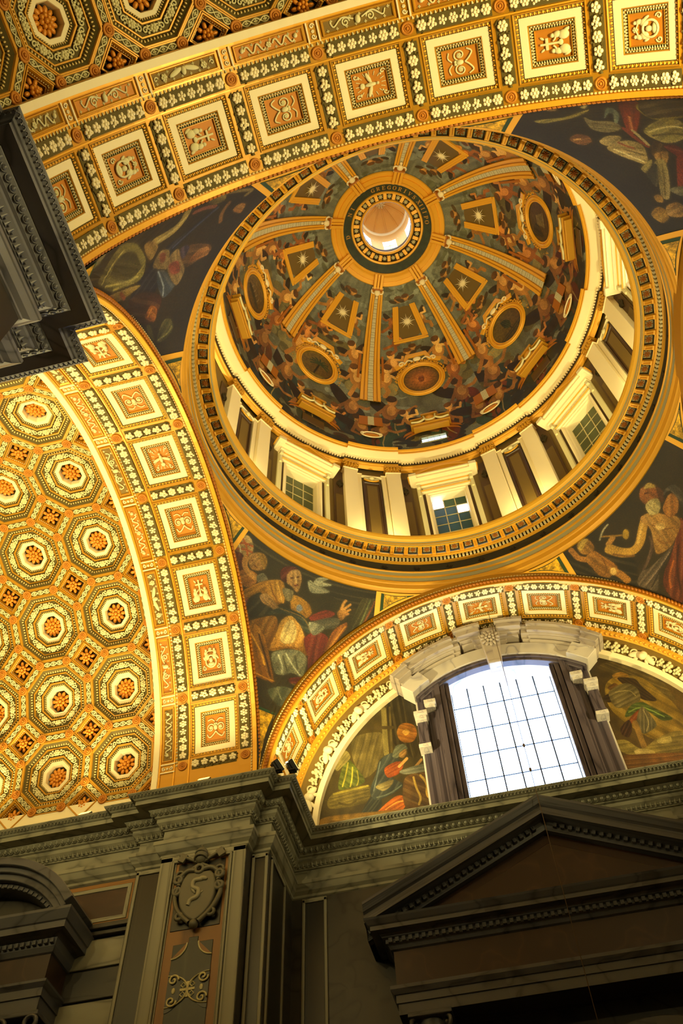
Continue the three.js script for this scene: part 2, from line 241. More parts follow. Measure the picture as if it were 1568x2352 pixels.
PAINT.nearRight = painting(1024, 1024, '#1f1b10', '#2e2816', ({ p, s }) => {
  p('#92843e:#6a5c26', '687 111 644 162 620 232 630 175 665 116'); p('#8a6a40', '690 169 671 193 667 175 682 164'); p('#a09058', '635 226 630 249 628 229'); p('#80744a:#5c5234', '615 192 596 197 568 232 549 222 559 182 586 164'); p('#74806c:#4c5444', '586 224 600 268 592 281 576 271 564 239 568 232 583 259 590 254'); p('#7e3010:#5a2008', '594 316 574 359 526 242 547 239'); s('#b06a38', 4, '561 284 534 242'); p('#a0902c:#5a5022', '572 347 537 476 513 420 533 331'); p('#3a3018', '571 357 539 481 515 425 537 330'); p('#948648:#6c6030', '520 265 525 364 500 395 472 340 480 278'); s('#c0b070', 3, '514 272 509 341 493 376'); s('#4e4622', 4, '503 271 492 322 480 355'); p('#8e602c:#643c18', '602 93 600 118 581 133 565 122 569 99 585 88'); s('#e0a860', 3, '595 97 586 110'); p('#b8a268:#8a7644', '554 137 553 169 537 194 529 175 536 138'); p('#b09a5e:#84703c', '533 134 523 193 498 215 473 197 456 169 482 145 514 130'); s('#8a4a28', 5, '527 171 513 175 500 186'); s('#e0cc90', 3, '521 141 489 154 463 170'); s('#5c4c26', 3, '508 162 489 177 476 189'); s('#7a3418', 11, '545 229 514 220 490 225'); s('#a09060', 8, '531 241 491 231'); p('#4e3a1a:#32240e', '475 218 492 255 477 268 450 242 461 210'); p('#ac8442:#7e5a26', '467 220 460 258 439 223 452 206'); s('#5a3c14', 2, '462 234 447 216'); p('#b09c60:#80703c', '450 194 443 223 366 148 375 130 422 167'); s('#6a5c30', 3, '441 208 375 141'); p('#8a7c44', '452 146 459 195 436 150'); p('#484430:#2c2a1c', '437 147 446 194 399 139 419 138'); p('#64200e:#46140a', '474 267 465 297 450 304 433 278 462 265'); p('#92381a:#6a240c', '438 260 433 278 378 208 382 193'); p('#8c8468:#64603f', '383 166 378 208 359 187 373 167'); p('#a88030:#7a5818', '340 65 353 95 338 112 318 103 313 77'); p('#b08848:#7e5a24', '346 118 350 152 337 166 314 146 323 110'); p('#a07830', '379 109 380 124 372 129 360 120 366 106');
});
PAINT.nearLeft = painting(1024, 1024, '#221b0e', '#2f2614', ({ p, s }) => {
  p('#807638:#554c22', '525 531 493 521 469 510 459 485 461 412 491 325 530 300 543 341 550 421 540 484'); p('#4c441e:#352f14', '509 483 478 452 480 390 511 326 528 356 526 435'); s('#b0a25a', 5, '530 504 497 493 473 467'); s('#b0a25a', 4, '537 475 539 375 527 321'); s('#a89a50', 4, '548 423 541 343 506 319'); s('#6a5e2a', 4, '461 480 495 482 520 482'); s('#8e7a42', 22, '459 330 437 275 408 257 381 270'); s('#b09c60', 6, '456 315 434 267 396 256'); p('#8e7038:#64491e', '466 365 455 348 465 297 494 298'); p('#171a2c:#0f1120', '572 315 512 289 485 272 457 247 419 203 353 164 414 187 466 213 512 221 567 219'); s('#3a4058', 5, '464 226 414 187 359 161'); s('#7a4632', 9, '385 237 371 216 358 174'); p('#404a58:#262c38', '528 233 514 218 542 143 577 170'); s('#8a94a0', 3, '517 238 545 187 571 174'); p('#90764a:#6a5430', '507 271 475 273 473 233 509 207 512 221'); p('#987c50:#6c5634', '500 215 466 202 508 133 547 138'); p('#7c3a2c', '503 202 493 174 515 148 522 174'); p('#6e3a28', '480 266 479 244 495 232 496 248'); p('#6e4c2a:#4a3018', '470 186 453 161 441 98 454 75 487 105 502 133'); p('#b07a44:#8a5228', '489 129 460 120 447 92 464 76 480 101'); p('#30263a', '467 189 455 181 459 160 486 159'); p('#8e7436:#6a5424', '562 448 545 297 562 324 576 397'); s('#7e4020', 7, '562 422 574 392'); s('#7e4020', 7, '558 375 570 346'); p('#3c1e10:#28120a', '577 317 562 266 573 182 608 172 634 200 615 286'); p('#a86222:#7e4014', '619 218 594 211 602 180 630 176'); s('#c88030', 4, '617 209 600 202'); p('#524e2a:#38341a', '679 148 633 140 629 113 652 95 677 115'); s('#807a48', 4, '677 144 666 109 648 101'); p('#4a4624', '639 203 641 187 675 160 664 183'); p('#6e602e:#4c401c', '354 214 326 188 336 162 354 182'); p('#8e5e28', '350 102 331 100 325 81 347 71'); s('#6a5a34', 8, '330 193 300 125 287 102 308 108'); s('#6e4c24', 10, '339 137 363 136 384 112'); p('#80764c', '494 616 473 593 472 571 489 579');
});
PAINT.lunetteLeft = painting(1024, 1024, '#5c4c1c', '#2c2410', ({ p, s }) => {
  p('#241e0e:#33290f', '665 135 891 84 887 430 836 581 669 435'); p('#6e6030:#564a22', '350 359 581 363 594 511 520 608 405 651 322 500'); s('#80723c', 43, '619 190 612 343 608 514'); s('#5c4e26', 17, '674 182 654 521'); s('#4a3c1c', 22, '470 307 681 338'); p('#a0641c:#8a4e14', '714 381 744 332 798 324 861 351 880 413 844 464 778 465 730 437'); p('#cc9638', '761 385 792 369 821 395 786 413'); p('#667020:#3e4614', '224 578 284 510 355 583 413 668 365 697 201 702'); s('#b0a234', 10, '283 533 260 614 229 685'); s('#b0a234', 10, '318 570 314 638 293 694'); s('#9a9030', 8, '354 598 368 661 347 695'); p('#8a7a3e', '160 522 200 465 268 444 304 497 235 549 187 573'); p('#746424:#544818', '145 724 437 708 411 812 124 814'); s('#968630', 12, '154 725 437 712'); s('#4a3e14', 13, '197 789 268 820 332 794'); p('#2c332e:#1a1f1a', '332 926 468 778 535 816 510 896 400 948'); p('#3e4640:#2a302c', '507 644 553 552 659 522 708 576 718 639 639 687 721 750 581 802 483 809 452 747'); s('#6c7468', 7, '551 567 514 668 479 751'); s('#606858', 7, '704 748 609 791 501 797'); p('#ac4c16:#7e3410', '583 618 679 587 741 604 696 666 603 681'); p('#92824e:#6c5c34', '499 725 637 701 624 736 559 762'); p('#72765e:#50543f', '656 545 692 479 758 474 786 510 743 519 701 559'); p('#b08444:#885c28', '718 531 767 511 773 540 741 566 711 553'); p('#c86416:#94440c', '483 899 586 838 678 809 743 846 683 907 576 926 506 930'); s('#7a3408', 8, '526 905 610 862 692 839'); s('#e89038', 7, '563 883 647 846 716 849'); s('#b88a48', 20, '702 621 772 578'); s('#a87c40', 18, '826 648 887 604'); p('#5e401c:#3e280e', '736 709 899 696 957 821 904 925 720 885'); p('#747460:#565648', '707 652 900 637 910 683 748 681'); s('#a8883c', 15, '807 712 815 779 848 847 824 886'); s('#a8883c', 15, '862 706 915 765 886 832 922 872'); p('#946c24:#74501a', '123 862 956 925 966 960 122 923');
});
PAINT.lunetteRight = painting(1024, 1024, '#33270f', '#6a4e1e', ({ p, s }) => {
  p('#8c6e20:#6a5016', '220 313 443 266 616 469 672 640 598 780 391 746 243 607 169 474'); p('#4a3a18:#5c4a20', '203 176 396 167 612 297 676 521 616 469 509 322 312 251'); p('#a07020', '288 264 367 252 415 288 329 316'); p('#2e1c0c:#1e1006', '323 288 446 320 478 386 540 497 438 471 362 365'); p('#2e1a0c:#201006', '151 412 223 391 256 439 179 451'); p('#5a3a18', '215 347 280 324 303 354 255 380'); p('#6e6038:#4e4426', '210 381 356 338 433 386 418 476 298 504 216 490'); s('#8e7e4c', 7, '260 390 371 384 399 439'); p('#3e4e1c:#2a3612', '259 570 334 503 427 494 490 546 592 634 513 637 439 561 359 563'); s('#6e8038', 7, '297 545 400 514 466 558 540 618'); p('#8e4418:#642c0c', '230 636 323 565 397 538 365 588'); p('#64583c:#464028', '412 524 459 643 433 678 337 700 323 621'); s('#8a7c54', 5, '410 548 423 629 368 690'); p('#2a120a', '194 638 274 596 274 651 224 704 183 682'); s('#7e5e2a', 41, '312 626 307 710 305 784'); p('#8e7834:#6a5826', '81 719 191 721 283 795 414 750 571 723 616 746 565 840 424 847 302 842 153 804'); p('#c8b068:#a08a48', '222 800 283 795 356 818 348 849 245 840'); p('#a8924c', '419 758 514 751 504 787 424 781'); p('#5e3e1a:#7a4a1c', '24 813 551 867 510 945 43 922');
});
// ---- dome sectors: winged children, larger robed figures and clouds on a grey-green sky; u across 45 degrees, v up from the drum
{
  const EX = 4.4, EY = 9.2, W = 768, H = 1280;             // metres that the canvas stands for at the medallions
  for (let k = 0; k < 8; k++) {
    seed = 900 + k * 13;
    PAINT['sector' + k] = painting(W, H, '#6e7060', '#54543e', ({ c }) => {
      const M2 = (x, y, rot, sc, f) => { c.save(); const v = y / 1000, r = Math.max(0.3, Math.cos(v * 72 * D)); c.translate(x * W / 1000, H * (1 - v)); c.scale(W / EX / r * 0.9, H / EY); c.rotate(rot); c.scale(sc, sc); f(); c.restore(); };
      const el = (x, y, a, b, col, t = 0) => { c.beginPath(); c.ellipse(x, y, a, b, t, 0, 7); c.fillStyle = col; c.fill(); };
      const ln = (col, w, ...q) => { c.strokeStyle = col; c.lineWidth = w; c.beginPath(); c.moveTo(q[0], q[1]); for (let i = 2; i < q.length; i += 2) c.lineTo(q[i], q[i + 1]); c.stroke(); };
      const cloud = (x, y, s, col, hi) => M2(x, y, 0, s, () => { for (let i = 0; i < 9; i++) el(rr(-0.9, 0.9), rr(-0.3, 0.3), rr(0.2, 0.5), rr(0.12, 0.3), i < 5 ? col : hi); });
      const putto = (x, y, rot, s, hue = 0) => M2(x, y, rot, s * 1.25, () => {
        const sk = ['#a8742e', '#9a6626', '#8e5420'][hue], hi = ['#e4b05c', '#d09a4c', '#c28038'][hue];
        el(-0.42, -0.12, 0.34, 0.14, '#2e2412', 0.5); el(0.36, -0.2, 0.32, 0.13, '#3a2a14', -0.6);
        ln(sk, 0.17, 0.02, 0.42, 0.2, 0.68, 0.1, 0.95); ln(sk, 0.17, -0.1, 0.42, -0.26, 0.66, -0.4, 0.86);
        el(0, 0.1, 0.26, 0.36, sk); el(0.05, 0.02, 0.15, 0.24, hi); ln(hi, 0.12, 0.2, -0.1, 0.45, 0.02, 0.56, -0.22); ln(sk, 0.12, -0.2, -0.1, -0.42, 0.1, -0.62, 0.02);
        el(0.02, -0.4, 0.19, 0.21, hi); el(0, -0.5, 0.19, 0.14, '#5e3c14'); el(0.07, -0.38, 0.03, 0.02, '#3a200a'); el(-0.04, -0.38, 0.03, 0.02, '#3a200a'); });
      const robed = (x, y, rot, s, a, b) => M2(x, y, rot, s * 1.15, () => {
        el(-0.5, -0.3, 0.75, 0.26, '#241c10', 0.7); el(0.1, 0.6, 0.5, 0.7, a, 0.3); el(-0.2, 0.9, 0.34, 0.5, b, -0.4); el(0.3, 1.1, 0.25, 0.5, a, 0.7);
        ln('#1e1a10', 0.07, 0, 0.3, -0.1, 0.8, 0.1, 1.3); ln('#8c7a48', 0.05, 0.2, 0.2, 0.25, 0.8, 0.4, 1.2); el(0, -0.02, 0.3, 0.42, '#7a5024'); el(0.06, -0.1, 0.18, 0.26, '#a8783a');
        ln('#94642c', 0.15, 0.24, -0.15, 0.6, -0.1, 0.95, -0.35); ln('#7a5024', 0.15, -0.25, -0.1, -0.5, 0.25, -0.2, 0.5); el(0.05, -0.58, 0.2, 0.24, '#a07038'); el(0, -0.68, 0.22, 0.16, '#3c2810'); });
      for (let i = 0; i < 60; i++) cloud(rr(0, 1000), rr(0, 1000), rr(0.3, 0.9), ['#626556', '#565846', '#747866'][i % 3], ['#6a6e5c', '#7c8270', '#5a5c44'][i % 3]);
      for (let i = 0; i < 9; i++) cloud(rr(0, 1000), rr(60, 640), rr(0.5, 1), '#4a4426', '#645c34');
      cloud(rr(100, 250), 380, 0.9, '#5a5430', '#857a48'); cloud(rr(750, 900), 400, 0.9, '#4e4a2a', '#787044');
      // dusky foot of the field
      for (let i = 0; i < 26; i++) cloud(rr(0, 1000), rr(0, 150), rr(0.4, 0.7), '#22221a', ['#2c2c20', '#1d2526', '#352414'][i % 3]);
      const hues = [['#2a4030', '#5a2412'], ['#22302c', '#6a3414'], ['#4a1c10', '#3a3a22'], ['#5a2c12', '#24342c'], ['#24363a', '#4a2a12'], ['#3a2412', '#2a3c34'], ['#1c2a30', '#5c3414'], ['#22342e', '#2c2c26']][k];
      robed(180 + rr(-40, 40), 265 + rr(-20, 20), rr(-0.2, 0.3), 0.95, hues[0], hues[1]); robed(835 + rr(-40, 40), 275 + rr(-20, 20), rr(-0.3, 0.2), 0.9, hues[1], hues[0]);
      putto(330 + rr(-40, 40), 205, rr(-0.6, 0.4), 0.75, k % 3); putto(690 + rr(-40, 40), 190, rr(-0.3, 0.7), 0.7, (k + 1) % 3);
      putto(230 + rr(-40, 30), 545 + rr(-20, 20), rr(-0.4, 0.4), 0.75, (k + 1) % 3); putto(770 + rr(-30, 40), 560 + rr(-20, 20), rr(-0.4, 0.4), 0.8, k % 3);
      putto(160, 440 + rr(-20, 20), rr(-0.5, 0.5), 0.85, k % 3); putto(850, 440 + rr(-20, 20), rr(-0.5, 0.5), 0.85, (k + 2) % 3); robed(500 + rr(-60, 60), 150, rr(-0.5, 0.5), 0.8, hues[1], hues[0]); robed(90, 130, 0.3, 0.8, hues[0], hues[1]); robed(920, 140, -0.3, 0.8, hues[1], hues[0]); putto(330, 640 + rr(-20, 20), 0.5, 0.6, 2); putto(690, 735 + rr(-20, 20), -0.4, 0.62, k % 3); putto(300, 760 + rr(-20, 20), 0.3, 0.6, (k + 2) % 3);
      for (const [x, y] of [[420, 860], [560, 875], [520, 600], [420, 590]]) M2(x + rr(-30, 30), y + rr(-10, 10), 0, 0.8, () => { el(0, 0, 0.22, 0.22, '#8e5e28'); el(0.03, 0.02, 0.13, 0.15, '#b8863e'); el(0, -0.1, 0.2, 0.12, '#5a3a14'); el(-0.3, 0.1, 0.22, 0.1, '#3c3018', 0.4); el(0.3, 0.1, 0.22, 0.1, '#46381c', -0.4); });
      for (let i = 0; i < 14; i++) M2(500 + rr(-230, 230), rr(640, 800), 0, 1, () => { el(0, 0, 0.07, 0.07, i % 3 ? '#1f3318' : '#7a3020'); });
    });
    // medallion pictures
    PAINT['disc' + k] = painting(256, 256, ['#8a5a1c', '#5e5220', '#4a3c18', '#4c4018', '#5a4418', '#5a4418', '#6a5820', '#6e5c1a'][k], '#4a3210', ({ c, p, s }) => {
      if (k === 0) { const g = c.createRadialGradient(128, 128, 10, 128, 128, 120); g.addColorStop(0, '#c07a2c'); g.addColorStop(0.35, '#9a5a1e'); g.addColorStop(1, '#584214'); c.fillStyle = g; c.fillRect(0, 0, 256, 256); p('#8e4a1c:#6e3210', '420 500 430 420 500 390 570 420 580 500 560 590 500 620 440 590'); s('#3a1a08', 14, '455 470 480 465'); s('#3a1a08', 14, '525 465 550 470'); s('#3a1a08', 10, '480 560 520 560'); for (let i = 0; i < 24; i++) { const a = i * Math.PI / 12; s('#a8682044', 8, `${500 + 140 * cos(a)} ${500 + 140 * sin(a)} ${500 + 420 * cos(a)} ${500 + 420 * sin(a)}`); } }
      else if (k === 7) { s('#241c0a', 50, '470 880 520 620 560 430'); for (let i = 0; i < 9; i++) { const a = -3.6 + i * 0.5; s('#2c3a1c', 42, `560 420 ${560 + 170 * cos(a)} ${400 + 130 * sin(a)} ${560 + 290 * cos(a)} ${440 + 200 * sin(a)}`); } p('#6a5a1c', '100 800 400 860 900 800 900 1000 100 1000'); }
      else if (k === 1) { p('#1c2410:#2c3416', '420 250 560 300 640 480 560 640 430 520'); s('#2a1c0c', 30, '560 640 580 900'); p('#3a3016', '100 760 900 720 900 1000 100 1000'); }
      else if (k === 2) { for (let i = 0; i < 5; i++) s('#8a7c50', 26, `${430 - i * 10} ${420 + i * 70} ${640 + i * 20} ${400 + i * 70}`); p('#2c2410', '150 200 400 260 420 420 160 640'); }
      else { for (let i = 0; i < 4; i++) s('#7a6a40', 30, `${300 + i * 130} 420 ${300 + i * 130} 560`); p('#2c2812', '200 560 420 540 800 580 800 680 220 660'); }
    });
  }
  // gilt lettering on the dark band of the lantern ring, read from below
  const cv = document.createElement('canvas'); cv.width = cv.height = 1024; const c = cv.getContext('2d'); c.fillStyle = '#26301e'; c.fillRect(0, 0, 1024, 1024); tesserae(c, 1024, 1024, 4, 0.5, 77);
  c.fillStyle = '#b8842c'; c.font = 'bold 62px serif'; c.textAlign = 'center'; c.textBaseline = 'middle';
  const write = (t, a0, st) => { [...t].forEach((ch, i) => { const a = (a0 + i * st) * D, r = 1.595 / 1.8 * 512; c.save(); c.translate(512 + r * cos(a), 512 - r * sin(a)); c.rotate(-a + Math.PI / 2); c.scale(1, 1); c.fillText(ch, 0, 0); c.restore(); }); };
  write('GREGORIVS', 99, -7.8); write('XIII', 27, -5.5); write('PO', 3, -7); write('NI', 146, -9); write('D', 178, -9);
  PAINT.inscription = canvasMat(cv);
}
// ---------------------------------------------------------------- ornament shapes (flat, z towards the viewer)
const spiral = (cx, cy, r, turns, dir, a0, tr = 0.014) => tube(Array.from({ length: 15 }, (_, i) => { const t = i / 14, a = a0 + dir * turns * 2 * Math.PI * t, q = r * (1 - 0.85 * t); return [cx + q * cos(a), cy + q * sin(a), 0.012]; }), tr, 26, 5);
const petalFlower = (r, n = 6) => { const l = [at(ball(r * 0.36, 6, 4), 0, 0, r * 0.35)]; for (let i = 0; i < n; i++) { const a = i / n * 2 * Math.PI; l.push(at(ball(r * 0.42, 6, 4), r * 0.62 * cos(a), r * 0.62 * sin(a), r * 0.18)); } return merge(l); };
const grapeCluster = (r) => { const l = []; for (let i = 0; i < 8; i++) { const a = i * 2.4, q = r * 0.85 * Math.sqrt((i + 0.3) / 8); l.push(at(ball(r * 0.34, 6, 4), q * cos(a), q * sin(a), r * 0.3 * (1 - q / r) + r * 0.12)); } return merge(l); };
const rosetteGeo = (r, n = 12, h = 0.09) => {
  const l = [at(ball(r * 0.2, 8, 6), 0, 0, h * 0.9)];
  for (let i = 0; i < 7; i++) { const a = (i + 0.5) / 7 * 2 * Math.PI; l.push(at(ball(r * 0.2, 6, 5), r * 0.38 * cos(a), r * 0.38 * sin(a), h * 0.75)); }
  for (let i = 0; i < n; i++) { const a = i / n * 2 * Math.PI; l.push(at(ball(r * 0.235, 6, 5), r * 0.74 * cos(a), r * 0.75 * sin(a), h * 0.4, 0, 0, a, 1.45, 0.85, 0.8)); }
  return merge(l);
};
const leafPiece = (w, h) => at(new THREE.ConeGeometry(w, h, 4), 0, 0, 0, 0, 0, 0, 1, 1, 0.5);
const figure = (x, y, s, lean) => merge([      // a small kneeling robed figure in relief, head towards +x
  at(ball(0.035 * s), x + 0.115 * s, y + lean * 0.01, 0.03), at(ball(0.06 * s, 8, 6), x + 0.045 * s, y, 0.022, 0, 0, 0.2 * lean, 1.1, 0.8, 0.6),
  at(ball(0.075 * s, 8, 6), x - 0.05 * s, y + lean * 0.02, 0.018, 0, 0, 0, 1.15, 0.95, 0.5), tube([[x + 0.07 * s, y + lean * 0.03, 0.03], [x + 0.08 * s, y + lean * 0.07, 0.035], [x + 0.11 * s, y + lean * 0.1, 0.03]], 0.015 * s, 8, 5),
  at(ball(0.05 * s), x - 0.09 * s, y - lean * 0.05, 0.012, 0, 0, 0.5, 1.3, 0.6, 0.5)]);
const RELIEF = {
  dove: () => merge([at(ball(0.05, 8, 6), 0.0, 0, 0.03, 0, 0, 0, 2.2, 0.8, 0.8), at(ball(0.03), 0.13, 0, 0.04), at(ball(0.055, 8, 5), -0.02, 0.12, 0.025, 0, 0, 0.35, 0.65, 2.1, 0.4), at(ball(0.055, 8, 5), -0.02, -0.12, 0.025, 0, 0, -0.35, 0.65, 2.1, 0.4),
    at(ball(0.045, 6, 4), -0.15, 0, 0.02, 0, 0, 0, 1.2, 1.3, 0.4), ...[[1, 1], [1, -1], [-1, 1], [-1, -1]].map(([a, b]) => merge([spiral(a * 0.245, b * 0.19, 0.05, 1, a * b, 0), at(ball(0.02), a * 0.2, b * 0.15, 0.01)])),
    ...Array.from({ length: 16 }, (_, i) => at(box(0.075, 0.012, 0.01), 0.235 * cos(i * Math.PI / 8), 0.2 * sin(i * Math.PI / 8), 0.006, 0, 0, i * Math.PI / 8))]),
  scroll: () => merge([spiral(0.02, 0.13, 0.1, 1.6, 1, -1.2), spiral(0.02, -0.13, 0.1, 1.6, -1, 1.2), at(petalFlower(0.04), 0.02, 0.13, 0.01), at(petalFlower(0.04), 0.02, -0.13, 0.01), at(ball(0.055, 8, 6), 0.02, 0, 0.03, 0, 0, 0, 1.25, 0.9, 0.7), at(ball(0.03), 0.1, 0.02, 0.02), at(ball(0.03), 0.1, -0.02, 0.02),
    tube([[-0.07, 0, 0.02], [-0.14, 0.06, 0.02], [-0.2, 0.16, 0.015], [-0.12, 0.22, 0.01]], 0.016, 14), tube([[-0.07, 0, 0.02], [-0.14, -0.06, 0.02], [-0.2, -0.16, 0.015], [-0.12, -0.22, 0.01]], 0.016, 14), tube([[0.16, 0.02, 0.01], [0.22, 0.1, 0.015], [0.2, 0.2, 0.01]], 0.013, 10), tube([[0.16, -0.02, 0.01], [0.22, -0.1, 0.015], [0.2, -0.2, 0.01]], 0.013, 10)]),
  cross: () => merge([at(box(0.36, 0.035, 0.04), 0.05, 0, 0.02), at(box(0.035, 0.2, 0.04), 0.12, 0, 0.02), at(ball(0.045), -0.12, 0, 0.02, 0, 0, 0, 1, 1.2, 0.5), figure(-0.12, 0.14, 1.15, -1), figure(-0.12, -0.14, 1.15, 1), at(ball(0.035), 0.2, 0.1, 0.012, 0, 0, 0.6, 1.4, 0.6, 0.5), at(ball(0.035), 0.2, -0.1, 0.012, 0, 0, -0.6, 1.4, 0.6, 0.5)]),
  wreath: () => merge([at(new THREE.TorusGeometry(0.135, 0.022, 5, 18), -0.06, 0, 0.03), at(ball(0.055, 8, 6), -0.03, 0, 0.03, 0, 0, 0, 1.1, 0.9, 0.7), at(ball(0.08, 8, 5), -0.13, 0, 0.015, 0, 0, 0, 0.7, 1.2, 0.5), figure(0.1, 0.12, 0.9, -1), figure(0.1, -0.12, 0.9, 1), at(petalFlower(0.05), 0.21, 0, 0.01), spiral(-0.2, 0.18, 0.055, 1.2, 1, 0), spiral(-0.2, -0.18, 0.055, 1.2, -1, 0)]),
};
const flipped = (g) => at(g, 0, 0, 0, 0, 0, Math.PI);

// one coffer of an arch: a stepped gilt shell with its mouldings, cream frame and relief panel, built flat and bent to radius R
function cofferKit(R, W, H, P) {          // W along the arc, H across: the outer edge of the cream frame
  const B = (g) => bend(g, R), m = 0.095, f = P.frame, iw = W - 2 * f, ih = H - 2 * f;
  const kit = {};
  kit.shell = B(stepped(rectO(W + 2 * m, H + 2 * m), [[0, 0], [0.002, 0.022], [0.015, 0.022], [0.03, 0]], 6));
  kit.ground = B(stepped(rectO(W + 2 * m, H + 2 * m), [[0.03, 0], [m - 0.012, -0.05], [m, -0.055]], 6));
  kit.egg = B(alongSides(rectO(W + 2 * m, H + 2 * m), m * 0.56, -0.02, 0.085, merge([at(ball(0.03, 6, 5), 0, 0, 0, 0, 0, 0, 0.85, 1.15, 0.8), at(box(0.012, 0.06, 0.02), 0.042, 0, -0.004)])));
  kit.frame = B(stepped(rectO(W, H), [[0, -0.055], [0.004, -0.035], [f - 0.004, -0.035], [f, -0.05]], 6));
  kit.inner = B(merge([stepped(rectO(iw, ih), [[0, -0.05], [0.012, -0.04], [0.022, -0.06]], 6), stepped(rectO(iw, ih), [[0.05, -0.085], [0.052, -0.066], [0.06, -0.066], [0.062, -0.078]], 6), stepped(rectO(iw, ih), [[0.108, -0.09], [0.11, -0.07], [0.118, -0.07], [0.122, -0.11]], 6)]));
  kit.innerGround = B(stepped(rectO(iw, ih), [[0.022, -0.06], [0.05, -0.085], [0.062, -0.085], [0.108, -0.09]], 6));
  kit.leaf = B(merge([alongSides(rectO(iw, ih), 0.085, -0.065, 0.05, at(leafPiece(0.02, 0.05), 0, 0, 0)), alongSides(rectO(iw, ih), 0.038, -0.068, 0.06, at(ball(0.017, 5, 4), 0, 0, 0, 0, 0, 0, 1.5, 0.8, 0.8))]));
  kit.panel = B(at(new THREE.PlaneGeometry(iw - 0.24, ih - 0.24, 6, 1), 0, 0, -0.11));
  kit.s = [(iw - 0.24) / 0.62, (ih - 0.24) / 0.5];
  kit.relief = {};
  for (const k of Object.keys(RELIEF)) { const g = at(RELIEF[k](), 0, 0, -0.108, 0, 0, 0, kit.s[0], kit.s[1], 1); kit.relief[k] = [B(g), B(flipped(g))]; }
  return kit;
}
function addCoffer(parent, kit, v, deg, kind, flip) {
  const c = mesh('coffer', kit.shell, M.gold, parent); c.position.z = v; turnTo(c, deg);
  mesh('moulding_ground', kit.ground, M.ground, c); mesh('inner_ground', kit.innerGround, M.ground, c); mesh('egg_moulding', kit.egg, M.goldLeaf, c); mesh('cream_frame', kit.frame, M.cream, c); mesh('inner_frame', kit.inner, M.gold, c);
  mesh('leaf_moulding', kit.leaf, M.stucco, c); mesh('relief_panel', kit.panel, M.orange, c); mesh('relief', kit.relief[kind][flip ? 1 : 0], M.stucco, c);
  return c;
}
const KINDS = ['dove', 'scroll', 'cross', 'wreath', 'scroll'];
const flowerGeo = [petalFlower(0.105), grapeCluster(0.11), petalFlower(0.098, 5)];
const leafBed = (L) => { const l = [at(box(L, 0.27, 0.016), 0, 0, 0.004)]; for (let i = 0; i < L / 0.045; i++) l.push(at(leafPiece(0.035, 0.12), -L / 2 + rr(0, L), rr(-0.1, 0.1), 0.02, 0, 0, rr(0, 6.3), 1, 1, 1.4)); return merge(l); };

